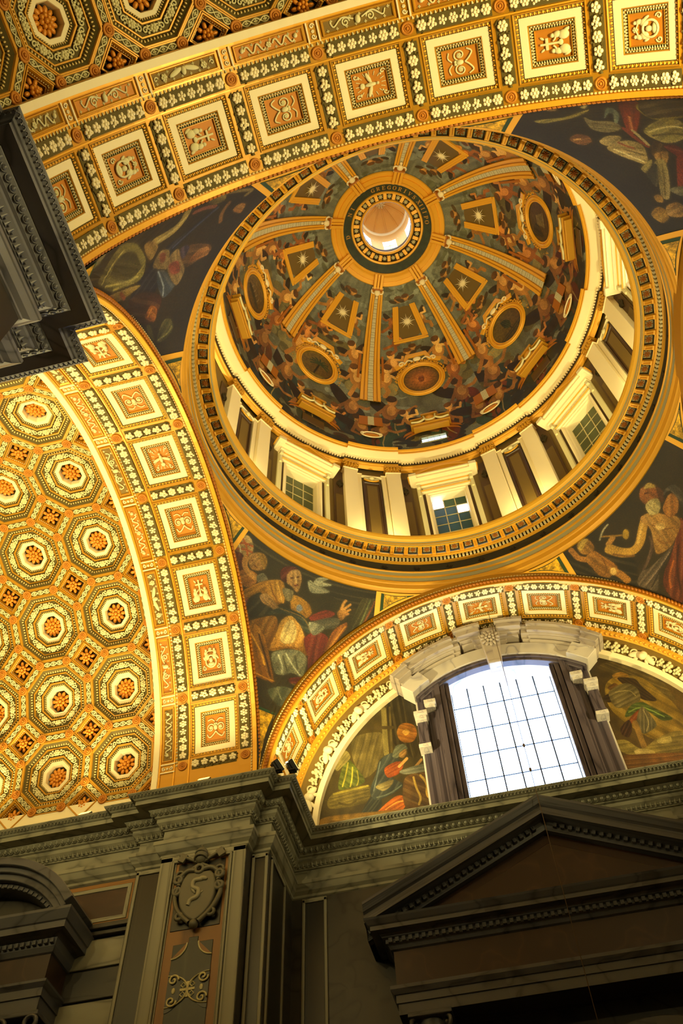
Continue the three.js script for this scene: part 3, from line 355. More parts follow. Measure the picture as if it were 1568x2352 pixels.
// a coffered arch band: axis along local z from the bay edge (0) outwards
function makeArch(o) {
  const { R, half, pitch, kit, from, to } = o, root = tag(new THREE.Group(), o.label, 'arch'); root.name = numbered('coffered_arch'); scene.add(root);
  const arc = pitch * D * R, W = o.W + 0.19, H = o.H + 0.19, v0 = o.centre - H / 2, v1 = o.centre + H / 2;
  const A0 = o.A0 ?? 0, A1 = o.A1 ?? 180;
  const band = (za, zb, z0, a0 = A0, a1 = A1, n = 60) => { const q = new QB(); for (let i = 0; i < n; i++) { const t0 = (a0 + (a1 - a0) * i / n) * D, t1 = (a0 + (a1 - a0) * (i + 1) / n) * D, r = R - z0; const p = (t, z) => [r * cos(t), r * sin(t), z]; q.quad(p(t0, za), p(t1, za), p(t1, zb), p(t0, zb), [t0 * r, za], [t1 * r, za], [t1 * r, zb], [t0 * r, zb]); } return q.geo(); };
  const lip = (z, ra, rb, rev, n = 60) => { const q = new QB(); for (let i = 0; i < n; i++) { const t0 = (A0 + (A1 - A0) * i / n) * D, t1 = (A0 + (A1 - A0) * (i + 1) / n) * D; const p = (t, r) => [r * cos(t), r * sin(t), z]; const c = [p(t0, ra), p(t0, rb), p(t1, rb), p(t1, ra)]; if (rev) c.reverse(); q.quad(...c); } return q.geo(); };
  // soffit: flat bands left between the coffer openings
  const s = [band(0, v0, 0), band(v1, o.depth, 0)];
  const hw = (W / 2) / R / D;
  for (let k = from; k <= to + 1; k++) { const c = 90 + pitch * (k - 0.5); s.push(band(v0, v1, 0, c - (pitch / 2 - hw), c + (pitch / 2 - hw), 4)); }
  const e0 = 90 + pitch * (from - 0.5) - (pitch / 2 - hw), e1 = 90 + pitch * (to + 0.5) + (pitch / 2 - hw);
  if (e0 > A0) s.push(band(v0, v1, 0, A0, e0, 6)); if (e1 < A1) s.push(band(v0, v1, 0, e1, A1, 6));
  mesh('soffit', merge(s), M.gold, root);
  mesh('edge_face', lip(0, R, R + 0.4, false), M.gold, root);
  // rope moulding along the bay edge
  { const l = [], n = Math.round((A1 - A0) * D * R / 0.1); for (let i = 0; i < n; i++) { const t = (A0 + (A1 - A0) * (i + 0.5) / n) * D; l.push(at(ball(0.06, 6, 4), (R + 0.07) * cos(t), (R + 0.07) * sin(t), -0.03, 0, 0, t + Math.PI / 2 + 0.5, 1.2, 0.7, 0.8)); } mesh('rope_moulding', merge(l), M.goldDeep, root); }
  mesh('edge_fillet', merge([band(0, 0.1, 0.035), lip(0.1, R - 0.035, R, true), lip(0, R - 0.035, R, false)]), M.goldLeaf, root);
  { const l = [], n = Math.round((A1 - A0) * D * R / 0.08); for (let i = 0; i < n; i++) { const t = (A0 + (A1 - A0) * (i + 0.5) / n) * D; l.push(at(ball(0.026, 5, 4), (R - 0.01) * cos(t), (R - 0.01) * sin(t), 0.135, 0, 0, t, 1, 1.4, 1)); l.push(at(ball(0.034, 5, 4), (R + 0.19) * cos(t), (R + 0.2) * sin(t), -0.02, 0, 0, t, 0.8, 1.1, 0.7)); } mesh('bead_moulding', merge(l), M.stuccoGold, root); }
  const gA = (v0 + 0.12) / 2, gB = o.depth > 2 ? 1.9 : v1 + 0.13;
  if (o.depth > 2) {
    mesh('edge_strip', merge([band(2.5, 2.64, 0.09), lip(2.5, R - 0.09, R, false), lip(2.64, R - 0.09, R + 0.5, true)]), M.cream, root);
    for (const [a, b, z] of [[2.09, 2.12, 0.03], [2.46, 2.5, 0.04], [v1 + 0.01, v1 + 0.04, 0.025]]) mesh('fillet', merge([band(a, b, z), lip(a, R - z, R, false), lip(b, R - z, R, true)]), M.goldLeaf, root);
  }
  // coffers, discs, garlands
  const disc = bend(merge([at(new THREE.TorusGeometry(0.1, 0.024, 5, 18), 0, 0, 0.02), at(new THREE.TorusGeometry(0.055, 0.014, 4, 14), 0, 0, 0.03), at(new THREE.CylinderGeometry(0.1, 0.11, 0.03, 18), 0, 0, 0.01, Math.PI / 2), at(ball(0.03), 0, 0, 0.03)]), R);
  const L = arc - 0.34, nL = Math.round(L / 0.225), bedA = bend(leafBed(L), R), bedX = bend(at(leafBed(H - 0.1), 0, 0, 0, 0, 0, Math.PI / 2), R), nX = Math.round((H - 0.05) / 0.23);
  const side = o.depth > 2 ? sidePanel(R, arc) : null;
  for (let k = from; k <= to; k++) addCoffer(root, kit, o.centre, 90 + pitch * k, KINDS[Math.abs(k)], k < 0);
  for (let k = from; k <= to + 1; k++) {
    const deg = 90 + pitch * (k - 0.5);
    for (const v of [gA, gB]) { const d = mesh('medallion', disc, M.orange, root); d.position.z = v; turnTo(d, deg); }
    const g = mesh('flower_garland', bedX, M.ground, root); g.position.z = o.centre; turnTo(g, deg);
    for (let i = 0; i < nX; i++) { const fl = mesh('flower', flowerB(R)[(i + k + 90) % 3], M.cream, g); fl.position.z = ((i + 0.5) / nX - 0.5) * (H - 0.05); }
  }
  for (let k = from; k <= to; k++) for (const v of [gA, gB]) {
    const deg = 90 + pitch * k, g = mesh('flower_garland', bedA, M.ground, root); g.position.z = v; turnTo(g, deg);
    for (let i = 0; i < nL; i++) { const fl = mesh('flower', flowerB(R)[(i * 2 + k + 91) % 3], M.cream, g); fl.rotation.z = ((i + 0.5) / nL - 0.5) * L / R; }
  }
  if (side) for (let k = from; k <= to; k++) { const p = mesh('side_panel', side.frame, M.gold, root); turnTo(p, 90 + pitch * k); mesh('panel_ground', side.ground, k % 2 ? M.orange : M.ochre, p); mesh('relief', side.relief[Math.abs(k) % 3], M.stucco, p); mesh('leaf_moulding', side.leaf, M.stucco, p);
    const u = mesh('mullion_panel', side.mull, M.cream, root); turnTo(u, 90 + pitch * (k + 0.5)); }
  return root;
}
const flowerCache = new Map();
function flowerB(R) { if (!flowerCache.has(R)) flowerCache.set(R, flowerGeo.map((g) => bend(at(g, 0, 0, 0.015), R))); return flowerCache.get(R); }
function sidePanel(R, arc) {
  const L = arc - 0.36, w = 0.3, c = 2.29, B = (g) => bend(at(g, 0, c, 0), R);
  const fill = () => merge(Array.from({ length: 14 }, (_, i) => at(petalFlower(0.03, 4), -0.62 + i * 0.095, (i % 2 ? 1 : -1) * 0.075, 0.004)));
  const snake = (x0, s) => tube(Array.from({ length: 12 }, (_, i) => [x0 + s * i * 0.04, 0.07 * sin(i * 1.1), 0.02]), 0.018, 30);
  return {
    frame: B(stepped(rectO(L, w), [[0, 0], [0.01, 0.04], [0.03, 0.04], [0.055, 0.0]], 6)), ground: B(at(new THREE.PlaneGeometry(L - 0.1, w - 0.1, 6, 1), 0, 0, 0.004)),
    leaf: B(merge(Array.from({ length: Math.round(arc / 0.09) }, (_, i) => at(leafPiece(0.03, 0.08), -arc / 2 + (i + 0.5) * 0.09, -0.215, 0.015)))),
    mull: B(merge([at(bar(0.03, 0.4, 0, 0.04), -0.11), at(bar(0.03, 0.4, 0, 0.04), 0.11), at(spiral(0, 0.09, 0.05, 1.2, 1, 0), 0, 0, 0), at(spiral(0, -0.09, 0.05, 1.2, -1, 0), 0, 0, 0), at(petalFlower(0.035), 0, 0, 0.01)])),
    relief: [
      B(merge([fill(), spiral(-0.25, 0, 0.085, 1.5, 1, 0, 0.016), spiral(0.25, 0, 0.085, 1.5, -1, Math.PI, 0.016), at(ball(0.07, 8, 6), 0, 0, 0.03, 0, 0, 0, 0.8, 1.1, 0.6), tube([[-0.08, 0.02, 0.02], [-0.3, 0.09, 0.02], [-0.5, -0.03, 0.02], [-0.55, 0.06, 0.01]], 0.016), tube([[0.08, 0.02, 0.02], [0.3, 0.09, 0.02], [0.5, -0.03, 0.02], [0.55, 0.06, 0.01]], 0.016)])),
      B(merge([fill(), snake(-0.52, 1), snake(0.08, 1), at(petalFlower(0.06), 0, 0, 0.01), at(ball(0.045), -0.56, 0.02, 0.02), at(ball(0.045), 0.56, 0.02, 0.02)])),
      B(merge([fill(), at(ball(0.06, 8, 6), 0, 0.01, 0.03, 0, 0, 0, 0.9, 1.3, 0.7), at(ball(0.08, 8, 5), -0.17, 0.02, 0.02, 0, 0, 0.3, 2.2, 0.6, 0.35), at(ball(0.08, 8, 5), 0.17, 0.02, 0.02, 0, 0, -0.3, 2.2, 0.6, 0.35), at(petalFlower(0.07), -0.44, 0, 0.01), at(petalFlower(0.07), 0.44, 0, 0.01), spiral(-0.62, 0, 0.05, 1, 1, 0), spiral(0.62, 0, 0.05, 1, -1, 3)]))],
  };
}
const RA = 6.0, PITCH = 17.45;
const kitA = cofferKit(RA, 1.24, 1.05, { frame: 0.15 });
const nearArch = makeArch({ R: RA, half: 2.6, depth: 2.65, pitch: PITCH, kit: kitA, W: 1.24, H: 1.05, centre: 1.085, from: -4, to: 4, label: 'gilded arch of square coffers crossing above the dome ring, under the top vault' });
nearArch.position.z = 6.08;
const leftArch = makeArch({ R: RA, half: 2.6, depth: 2.65, pitch: PITCH, kit: kitA, W: 1.24, H: 1.05, centre: 1.085, from: -3, to: 4, label: 'brightly lit arch of square coffers between the dome bay and the octagon coffered vault' });
leftArch.position.x = -6.0; leftArch.rotation.y = -Math.PI / 2;
const FX = 0.12;
const kitF = cofferKit(5.92, 1.18, 0.9, { frame: 0.13 });
const farArch = makeArch({ R: 5.92, half: 1.7, depth: 1.66, pitch: PITCH, kit: kitF, W: 1.18, H: 0.9, centre: 0.84, from: -4, to: 4, label: 'shallow coffered wall arch over the big bright window and painted lunette' });
farArch.position.set(FX, 0, -6.02); farArch.rotation.y = Math.PI;
{ // inner steps of the wall arch: egg row, relief cove, plain edge
  const ring = (ra, za, rb, zb, n = 64) => { const q = new QB(); for (let i = 0; i < n; i++) { const t0 = Math.PI * i / n, t1 = Math.PI * (i + 1) / n, p = (t, r, z) => [r * cos(t), r * sin(t), z]; q.quad(p(t0, ra, za), p(t1, ra, za), p(t1, rb, zb), p(t0, rb, zb)); } return q.geo(); };
  mesh('step_moulding', merge([ring(5.92, 1.58, 5.8, 1.6), ring(5.8, 1.6, 5.7, 1.68)]), M.goldLeaf, farArch);
  const eg = []; for (let i = 0; i < 130; i++) { const t = Math.PI * (i + 0.5) / 130; eg.push(at(ball(0.05, 6, 5), 5.76 * cos(t), 5.76 * sin(t), 1.63, 0, 0, t, 0.9, 1, 1)); } mesh('egg_moulding', merge(eg), M.goldLeaf, farArch);
  mesh('relief_cove', merge([ring(5.7, 1.68, 5.6, 1.7), ring(5.6, 1.7, 5.3, 1.88)]), M.ochre, farArch);
  mesh('edge_strip', merge([ring(5.3, 1.88, 5.27, 1.78), ring(5.27, 1.78, 5.15, 1.84), ring(5.15, 1.84, 5.14, 2.05)]), M.cream, farArch);
  // cherub heads with wings, leaf scrolls and fruit between them
  const cherub = merge([at(ball(0.085, 9, 7), 0, 0, 0.07), at(ball(0.1, 8, 6), 0, 0.03, 0.03), at(ball(0.1, 8, 5), 0.17, -0.01, 0.03, 0, 0, -0.5, 1.7, 0.7, 0.4), at(ball(0.1, 8, 5), -0.17, -0.01, 0.03, 0, 0, 0.5, 1.7, 0.7, 0.4), at(ball(0.07, 8, 5), 0.13, -0.1, 0.02, 0, 0, -1, 1.5, 0.6, 0.4), at(ball(0.07, 8, 5), -0.13, -0.1, 0.02, 0, 0, 1, 1.5, 0.6, 0.4)]);
  const fruit = merge([at(grapeCluster(0.13), 0, 0, 0.02), at(grapeCluster(0.1), 0.2, 0.02, 0.01), at(grapeCluster(0.1), -0.2, 0.02, 0.01), spiral(0.38, 0, 0.09, 1.3, 1, 0, 0.02), spiral(-0.38, 0, 0.09, 1.3, -1, 3.1, 0.02)]);
  const put = (geo, name, mat, deg) => { const m = mesh(name, geo, mat, farArch), t = deg * D, X = new THREE.Vector3(-sin(t), cos(t), 0), N = new THREE.Vector3(-cos(t) * 0.5, -sin(t) * 0.5, -0.86).normalize(), Y = N.clone().cross(X); m.matrix.makeBasis(X, Y, N); m.quaternion.setFromRotationMatrix(m.matrix); m.position.set(5.43 * cos(t), 5.43 * sin(t), 1.77); return m; };
  for (const d of [12, 28, 44, 60, 120, 136, 152, 168]) { put(cherub, 'cherub_head', M.cream, d).scale.setScalar(1.2); put(fruit, 'fruit_swag', M.stucco, d + 8).scale.setScalar(1.25); }
}

// ---------------------------------------------------------------- barrel vaults of octagon coffers
const RV = 6.22, PA = 18.2 * D * RV, PX = 1.86;           // cell size along the arc and along the axis
function vaultKit() {
  const B = (g) => bend(g, RV), k = {}, sx = PA, sy = PX, o = (a) => octO(a, sx, sy);
  k.shell = B(merge([stepped(o(0.45), [[0, 0.0], [0.004, 0.025], [0.018, 0.025], [0.024, -0.01]], 1), stepped(o(0.45), [[0.084, -0.12], [0.086, -0.09], [0.1, -0.09], [0.103, -0.12]], 1), stepped(o(0.45), [[0.2, -0.14], [0.203, -0.105], [0.218, -0.105], [0.222, -0.14]], 1)]));
  k.ground = B(merge([stepped(o(0.45), [[0.024, -0.01], [0.084, -0.12]], 1), stepped(o(0.45), [[0.103, -0.12], [0.2, -0.14]], 1), stepped(o(0.45), [[0.222, -0.14], [0.255, -0.2]], 1)]));
  k.eggs = B(merge([alongSides(o(0.45), 0.058, -0.062, 0.07, at(ball(0.024, 5, 4), 0, 0, 0, 0, 0, 0, 0.8, 1.3, 0.8)), alongSides(o(0.45), 0.245, -0.15, 0.05, at(ball(0.018, 5, 4), 0, 0, 0, 0, 0, 0, 0.8, 1.2, 0.8))]));
  k.band = B(merge([alongSides(o(0.45), 0.15, -0.1, 0.2, merge([at(spiral(-0.05, 0, 0.062, 1.2, 1, 0, 0.017), 0, 0, -0.02), at(spiral(0.05, 0, 0.062, 1.2, -1, 3.1, 0.017), 0, 0, -0.02), at(ball(0.028, 5, 4), 0, 0.055, 0), at(ball(0.028, 5, 4), 0, -0.055, 0)])), alongSides(o(0.45), 0.15, -0.11, 9, petalFlower(0.085))]));
  k.frame = B(stepped(o(0.2), [[0, -0.2], [0.004, -0.17], [0.05, -0.17], [0.054, -0.19], [0.06, -0.36]], 1));
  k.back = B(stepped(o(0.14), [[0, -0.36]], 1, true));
  k.rosette = B(at(rosetteGeo(0.24, 12, 0.12), 0, 0, -0.34));
  k.rosetteB = B(at(rosetteGeo(0.24, 10, 0.14), 0, 0, -0.34, 0, 0, 0.2));
  const dia = (w) => (i) => { const a = w - i; return [[a * sx, 0], [0, a * sy], [-a * sx, 0], [0, -a * sy]]; };
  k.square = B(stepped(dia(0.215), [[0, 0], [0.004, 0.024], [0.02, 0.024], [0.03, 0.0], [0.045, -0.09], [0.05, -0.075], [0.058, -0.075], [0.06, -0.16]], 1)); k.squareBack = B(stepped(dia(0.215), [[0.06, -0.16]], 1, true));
  k.squareEgg = B(alongSides(dia(0.215), 0.036, -0.04, 0.05, at(ball(0.016, 5, 4))));
  k.squareRosette = B(at(rosetteGeo(0.215, 8, 0.15), 0, 0, -0.14));
  k.disc = B(merge([at(new THREE.TorusGeometry(0.1, 0.025, 5, 16), 0, 0, 0.03), at(new THREE.CylinderGeometry(0.1, 0.12, 0.04, 16), 0, 0, 0.02, Math.PI / 2), at(new THREE.TorusGeometry(0.05, 0.02, 4, 12), 0, 0, 0.045), at(ball(0.03), 0, 0, 0.05)]));
  // ribs between coffers: flat strip with raised fillets and a guilloche of two waves
  const rib = (L, w) => stepped(rectO(L, w), [[0, -0.05], [0, 0.018], [0.024, 0.018], [0.028, 0.0]], 3);
  const bed = (L, w) => stepped(rectO(L, w), [[0.026, 0.003]], 3, true);
  const guil = (L) => merge([tube(Array.from({ length: 13 }, (_, i) => [-L / 2 + L * i / 12, 0.05 * sin(i / 12 * Math.PI * 3), 0.014]), 0.015, 24, 4), tube(Array.from({ length: 13 }, (_, i) => [-L / 2 + L * i / 12, -0.05 * sin(i / 12 * Math.PI * 3), 0.014]), 0.015, 24, 4), ...[-1, 0, 1].map((i) => at(petalFlower(0.04, 4), i * L / 3, 0, 0.004))]);
  const s = Math.tan(Math.PI / 8);
  const LA = s * PX, LX = s * PA, diag = Math.hypot(PA, PX) * (1 - s) / 2, ang = Math.atan2(PX, PA), wA = 0.1 * PA, wX = 0.1 * PX;
  k.ribA = [rib(LA, wA), guil(LA - 0.24), bed(LA, wA)].map((g) => B(at(g, 0, 0, 0, 0, 0, Math.PI / 2)));      // runs along the axis
  k.ribX = [B(rib(LX, wX)), B(guil(LX - 0.24)), B(bed(LX, wX))];                                                                     // runs along the arc
  const LD = s * Math.hypot(PA, PX) * 0.72;
  k.ribD = [1, -1].map((sg) => [rib(LD, 0.19), guil(LD - 0.24), bed(LD, 0.19)].map((g) => B(at(g, 0, 0, 0, 0, 0, sg * ang))));
  k.s = s;
  return k;
}
const VK = vaultKit(), DV = 18.2;
// axis along local z from the arch outwards; rows of angles 90 + 18.2 k
function makeVault(o) {
  const root = tag(new THREE.Group(), o.label, 'vault'); root.name = numbered('coffered_vault'); scene.add(root);
  const put = (name, geo, mat, deg, z, parent = root) => { const m = mesh(name, geo, mat, parent); m.position.z = z; turnTo(m, deg); return m; };
  const addRib = (g, a, z) => { const m = put('rib', g[0], M.gold, a, z); mesh('guilloche', g[1], M.stucco, m); mesh('rib_ground', g[2], M.ground, m); };
  const z0 = o.start, s = VK.s, dA = DV, lo = o.from, hi = o.to;
  for (let r = lo; r <= hi; r++) for (let c = 0; c < o.cols; c++) {
    const deg = 90 + dA * r, z = z0 + PX * (c + 0.5);
    const k = put('octagon_coffer', VK.shell, M.gold, deg, z); mesh('coffer_ground', VK.ground, M.ground, k); mesh('egg_moulding', VK.eggs, M.stuccoGold, k); mesh('flower_band', VK.band, M.stucco, k); mesh('cream_frame', VK.frame, M.cream, k); mesh('shaded_coffer_back', VK.back, M.dark, k); mesh('rosette', (r + c) % 2 ? VK.rosette : VK.rosetteB, M.petal, k);
    // diagonal corners: small square coffers and their ribs
    for (const [da, dz] of [[0.5, 0.5], [0.5, -0.5], ...(r === lo ? [[-0.5, 0.5], [-0.5, -0.5]] : [])]) {
      if (dz < 0 && c > 0) continue;
      const q = put('square_coffer', VK.square, M.gold, deg + da * dA, z + dz * PX); mesh('shaded_coffer_back', VK.squareBack, M.dark, q); mesh('egg_moulding', VK.squareEgg, M.stucco, q); mesh('rosette', VK.squareRosette, M.petal, q);
    }
    for (const [da, dz, i] of [[0.5, 0.5, 0], [-0.5, 0.5, 1], [0.5, -0.5, 1], [-0.5, -0.5, 0]]) {
      const f = 0.5 * (1 + s) / 2 / 0.5, a = deg + da * dA * f * 1.0, zz = z + dz * PX * f;   // middle of the slanted side
      addRib(VK.ribD[i], a, zz);
    }
    addRib(VK.ribX, deg, z + 0.5 * PX); if (c === 0) addRib(VK.ribX, deg, z - 0.5 * PX);
    addRib(VK.ribA, deg + 0.5 * dA, z); if (r === lo) addRib(VK.ribA, deg - 0.5 * dA, z);
    // discs where ribs meet
    for (const sg of [-1, 1]) { put('boss', VK.disc, M.orange, deg + 0.5 * dA, z + sg * s / 2 * PX); put('boss', VK.disc, M.orange, deg + sg * s / 2 * dA, z + 0.5 * PX); if (c === 0) put('boss', VK.disc, M.orange, deg + sg * s / 2 * dA, z - 0.5 * PX); }
  }
  // the shell behind the coffers, and the plain feet of the vault
  const q = new QB(), n = 40, L0 = o.start - 0.1, L1 = o.end, R = RV + 0.42;
  for (let i = 0; i < n; i++) { const t0 = Math.PI * i / n, t1 = Math.PI * (i + 1) / n, p = (t, z, r = R) => [r * cos(t), r * sin(t), z]; q.quad(p(t0, L0), p(t1, L0), p(t1, L1), p(t0, L1)); }
  mesh('vault_shell', q.geo(), M.goldDeep, root);
  const foot = (a0, a1) => { const f = new QB(); for (let i = 0; i < 5; i++) { const t0 = (a0 + (a1 - a0) * i / 5) * D, t1 = (a0 + (a1 - a0) * (i + 1) / 5) * D, p = (t, z) => [RV * cos(t), RV * sin(t), z]; f.quad(p(t0, L0), p(t1, L0), p(t1, L1), p(t0, L1)); } return f.geo(); };
  mesh('vault_foot', foot(90 + dA * (hi + 0.5), 180), M.cream, root); mesh('vault_foot', foot(0, 90 + dA * (lo - 0.5)), M.cream, root);
  return root;
}
const leftVault = makeVault({ start: 2.7, end: 11, cols: 3, from: -2, to: 4, label: 'bright gilded barrel vault of octagon coffers with orange rosettes beside the dome' });
leftVault.position.x = -6.0; leftVault.rotation.y = -Math.PI / 2;
const nearVault = makeVault({ start: 2.72, end: 10, cols: 2, from: 0, to: 4, label: 'darker gilded barrel vault of octagon coffers overhead, seen past the arch edge' });
nearVault.position.z = 6.08;
// ---------------------------------------------------------------- pendentives (sphere about (0, PY, 0) between the arches and the ring)
const PY = 0.22, PR = Math.sqrt(71.9), RING_H = 6.2;
const PEND = [   // quadrant start azimuth, what the mosaic shows
  { a: 180, key: 'farLeft', label: 'dark pendentive mosaic of a seated figure in a gold robe with a white dove' },
  { a: 270, key: 'farRight', label: 'pendentive mosaic of a bare-chested bearded figure beside a winged child' },
  { a: 0, key: 'nearRight', label: 'pendentive mosaic of a white-robed figure with a scroll, beneath the arch of coffers at top' },
  { a: 90, key: 'nearLeft', label: 'dark pendentive mosaic of a figure in pale flowing robes beside the shadowed cornice' },
];
function pendentivePoint(az, f, off = 0) {      // f: 0 at the bottom edge, 1 at the ring
  const lim = 5.99 / Math.max(Math.abs(cos(az)), Math.abs(sin(az))), top = 6.16, q = lim > top ? lim + (top - lim) * f : top, y = PY + Math.sqrt(Math.max(0, PR * PR - q * q));
  const n = new THREE.Vector3(q * cos(az), y - PY, q * sin(az)).normalize();
  return [q * cos(az) - n.x * off, y - n.y * off, q * sin(az) - n.z * off];
}
for (const P of PEND) {
  const root = thing('pendentive_mosaic', P.label, 'mosaic', 'pendentive mosaics under the dome ring');
  const q = new QB(), na = 40, nf = 16, uv = (p) => [(Math.atan2(p[2], p[0]) / D - P.a + 720) % 360 / 90, p[1] / 6.3];
  for (let i = 0; i < na; i++) for (let j = 0; j < nf; j++) {
    const a0 = (P.a + 12 + 66 * i / na) * D, a1 = (P.a + 12 + 66 * (i + 1) / na) * D, p = [[a0, j], [a1, j], [a1, j + 1], [a0, j + 1]].map(([a, k]) => pendentivePoint(a, k / nf));
    q.quad(...p, ...p.map(uv));
  }
  mesh('mosaic_picture', q.geo(), PAINT[P.key], root);
  // gold corner panels with a green line, laid just proud of the picture
  const patch = (fn, off, mat, name, parent) => { const b = new QB(), n = 10; for (let i = 0; i < n; i++) for (let j = 0; j < 3; j++) { const v = (s, t) => pendentivePoint(...fn(s / n, t / 3), off); const c = [v(i, j), v(i + 1, j), v(i + 1, j + 1), v(i, j + 1)]; b.quad(...c, ...c.map((k) => [Math.atan2(k[2], k[0]) * 6, k[1]])); } return mesh(name, b.geo(), mat, parent); };
  for (const sd of [0, 1]) {
    const az = (t) => (P.a + (sd ? 90 - t : t)) * D, e = 25.5;
    const g = patch((s, t) => [az(12.4 + (e - 12.4) * s), t], 0.012, M.goldLeaf, 'gold_panel', root);
    patch((s, t) => { const d = 15.5 + (e - 1.3 - 15.5) * s, m = 0.42 - 0.36 * s; return [az(d), m + (1 - 2 * m) * t]; }, 0.022, M.greenLine, 'green_border', g);
    patch((s, t) => { const d = 17.3 + (e - 2.1 - 17.3) * s, m = 0.45 - 0.34 * s; return [az(d), m + (1 - 2 * m) * t]; }, 0.03, M.mosaicGold, 'gold_field', g);
  }
  const foot = (s, t) => [(P.a + 45 - 9 + 18 * s) * D, 0.0 + 0.14 * t];
  const low = (y0, y1, hw, off, mat, name, par) => { const b = new QB(); for (let i = 0; i < 8; i++) for (let j = 0; j < 6; j++) { const v = (s, t) => { const y = y0 + (y1 - y0) * t / 6, rad = Math.sqrt(PR * PR - (y - PY) ** 2), lim = Math.acos(Math.min(1, 5.97 / rad)) / D, a = Math.max(0.08, Math.min(hw, 45 - lim - 0.1)); const az = (P.a + 45 + a * (s / 4 - 1)) * D; return [(rad - off) * cos(az), y, (rad - off) * sin(az)]; }; const c = [v(i, j), v(i + 1, j), v(i + 1, j + 1), v(i, j + 1)]; b.quad(...c, ...c.map((k) => [Math.atan2(k[2], k[0]) * 6, k[1]])); } return mesh(name, b.geo(), mat, par); };
  const g = low(0.1, 2.45, 30, 0.02, M.greenLine, 'green_border', root); low(0.1, 2.36, 8.5, 0.035, M.mosaicGold, 'gold_field', g);
}

// ---------------------------------------------------------------- ring cornice at the foot of the drum
const ringRoot = thing('ring_cornice', 'great round gilded cornice with brackets framing the opening under the drum windows', 'cornice');
{
  const L = (p) => lathe(p, 0, 2 * Math.PI, 144);
  mesh('gold_fascia', L([[6.4, 6.12], [6.19, 6.14], [6.15, 6.2], [6.12, 6.24], [6.12, 6.42], [6.1, 6.45], [6.08, 6.5], [6.1, 6.56], [6.13, 6.6]]), M.goldLeaf, ringRoot);
  mesh('grey_fascia', L([[6.13, 6.6], [6.11, 6.6], [6.11, 6.74]]), M.greyBand, ringRoot);
  mesh('gold_fillet', merge([L([[6.11, 6.74], [6.07, 6.75], [6.07, 6.79], [6.09, 6.8]]), L([[6.08, 6.94], [6.06, 6.96], [6.06, 7.0], [6.16, 7.01]])]), M.goldLeaf, ringRoot);
  mesh('grey_fascia', L([[6.09, 6.8], [6.08, 6.8], [6.08, 6.94]]), M.greyBand, ringRoot);
  mesh('frieze', L([[6.16, 7.0], [6.17, 7.5]]), M.frieze, ringRoot);
  const star = bend(merge([0, 1, 2].map((i) => at(box(0.2, 0.03, 0.02), 0, 0, 0.0, 0, 0, i * Math.PI / 3))), 6.16);
  for (let i = 0; i < 40; i++) { const s = mesh('frieze_star', star, M.black, ringRoot); s.rotation.set(-Math.PI / 2, 0, 0); s.rotation.set(Math.PI / 2, 0, (i + 0.5) / 40 * 2 * Math.PI); s.position.y = 7.27; }
  mesh('gold_fillet', L([[6.17, 7.48], [6.1, 7.5], [6.1, 7.54], [6.12, 7.55]]), M.goldLeaf, ringRoot);
  mesh('dentil_ground', L([[6.12, 7.55], [6.1, 7.66], [6.04, 7.68], [6.0, 7.7], [6.0, 7.76]]), M.dark, ringRoot);
  const dl = []; for (let i = 0; i < 340; i++) { const a = i / 340 * 2 * Math.PI; dl.push(at(box(0.075, 0.1, 0.065), 6.08 * cos(a), 7.6, 6.08 * sin(a), 0, -a, 0)); } mesh('dentil_moulding', merge(dl), M.stucco, ringRoot);
  mesh('gold_fillet', L([[6.05, 7.665], [6.0, 7.68], [5.99, 7.72], [5.97, 7.74]]), M.goldLeaf, ringRoot);
  mesh('soffit', L([[6.0, 7.8], [5.66, 7.8]]), M.greyBand, ringRoot);
  mesh('lip', merge([L([[5.71, 7.8], [5.71, 7.74], [5.68, 7.74], [5.68, 7.9]]), L([[5.66, 7.93], [5.6, 8.0], [5.57, 8.08], [5.57, 8.15], [5.62, 8.18]])]), M.litGoldLeaf, ringRoot);
  mesh('lip_band', L([[5.68, 7.9], [5.66, 7.93]]), M.greyBand, ringRoot);
  mesh('ledge', L([[5.62, 8.18], [6.62, 8.22]]), M.stucco, ringRoot);
  // brackets and square soffit panels with rosettes
  const bracket = merge([at(rbox(0.27, 0.08, 0.12, 0.015), 5.85, 7.77, 0), at(box(0.22, 0.03, 0.035), 5.86, 7.72, 0.035), at(box(0.22, 0.03, 0.035), 5.86, 7.72, -0.035), at(new THREE.CylinderGeometry(0.04, 0.04, 0.12, 8), 5.96, 7.72, 0, Math.PI / 2)]);
  const panel = merge([stepped(rectO(0.25, 0.27), [[0, 0], [0.006, 0.014], [0.022, 0.014], [0.034, -0.03]], 1, true)].map((g) => at(g, 0, 0, 0, Math.PI / 2))).translate(5.84, 7.79, 0);
  const rose = at(at(rosetteGeo(0.095, 8, 0.05), 0, 0, 0, Math.PI / 2), 5.84, 7.815, 0);
  const N = 88;
  for (let i = 0; i < N; i++) {
    const b = mesh('bracket', bracket, M.goldLeaf, ringRoot); b.rotation.y = -(i / N) * 2 * Math.PI;
    const p = mesh('soffit_panel', panel, M.dark, ringRoot); p.rotation.y = -((i + 0.5) / N) * 2 * Math.PI; mesh('rosette', rose, M.goldDeep, p);
  }
}

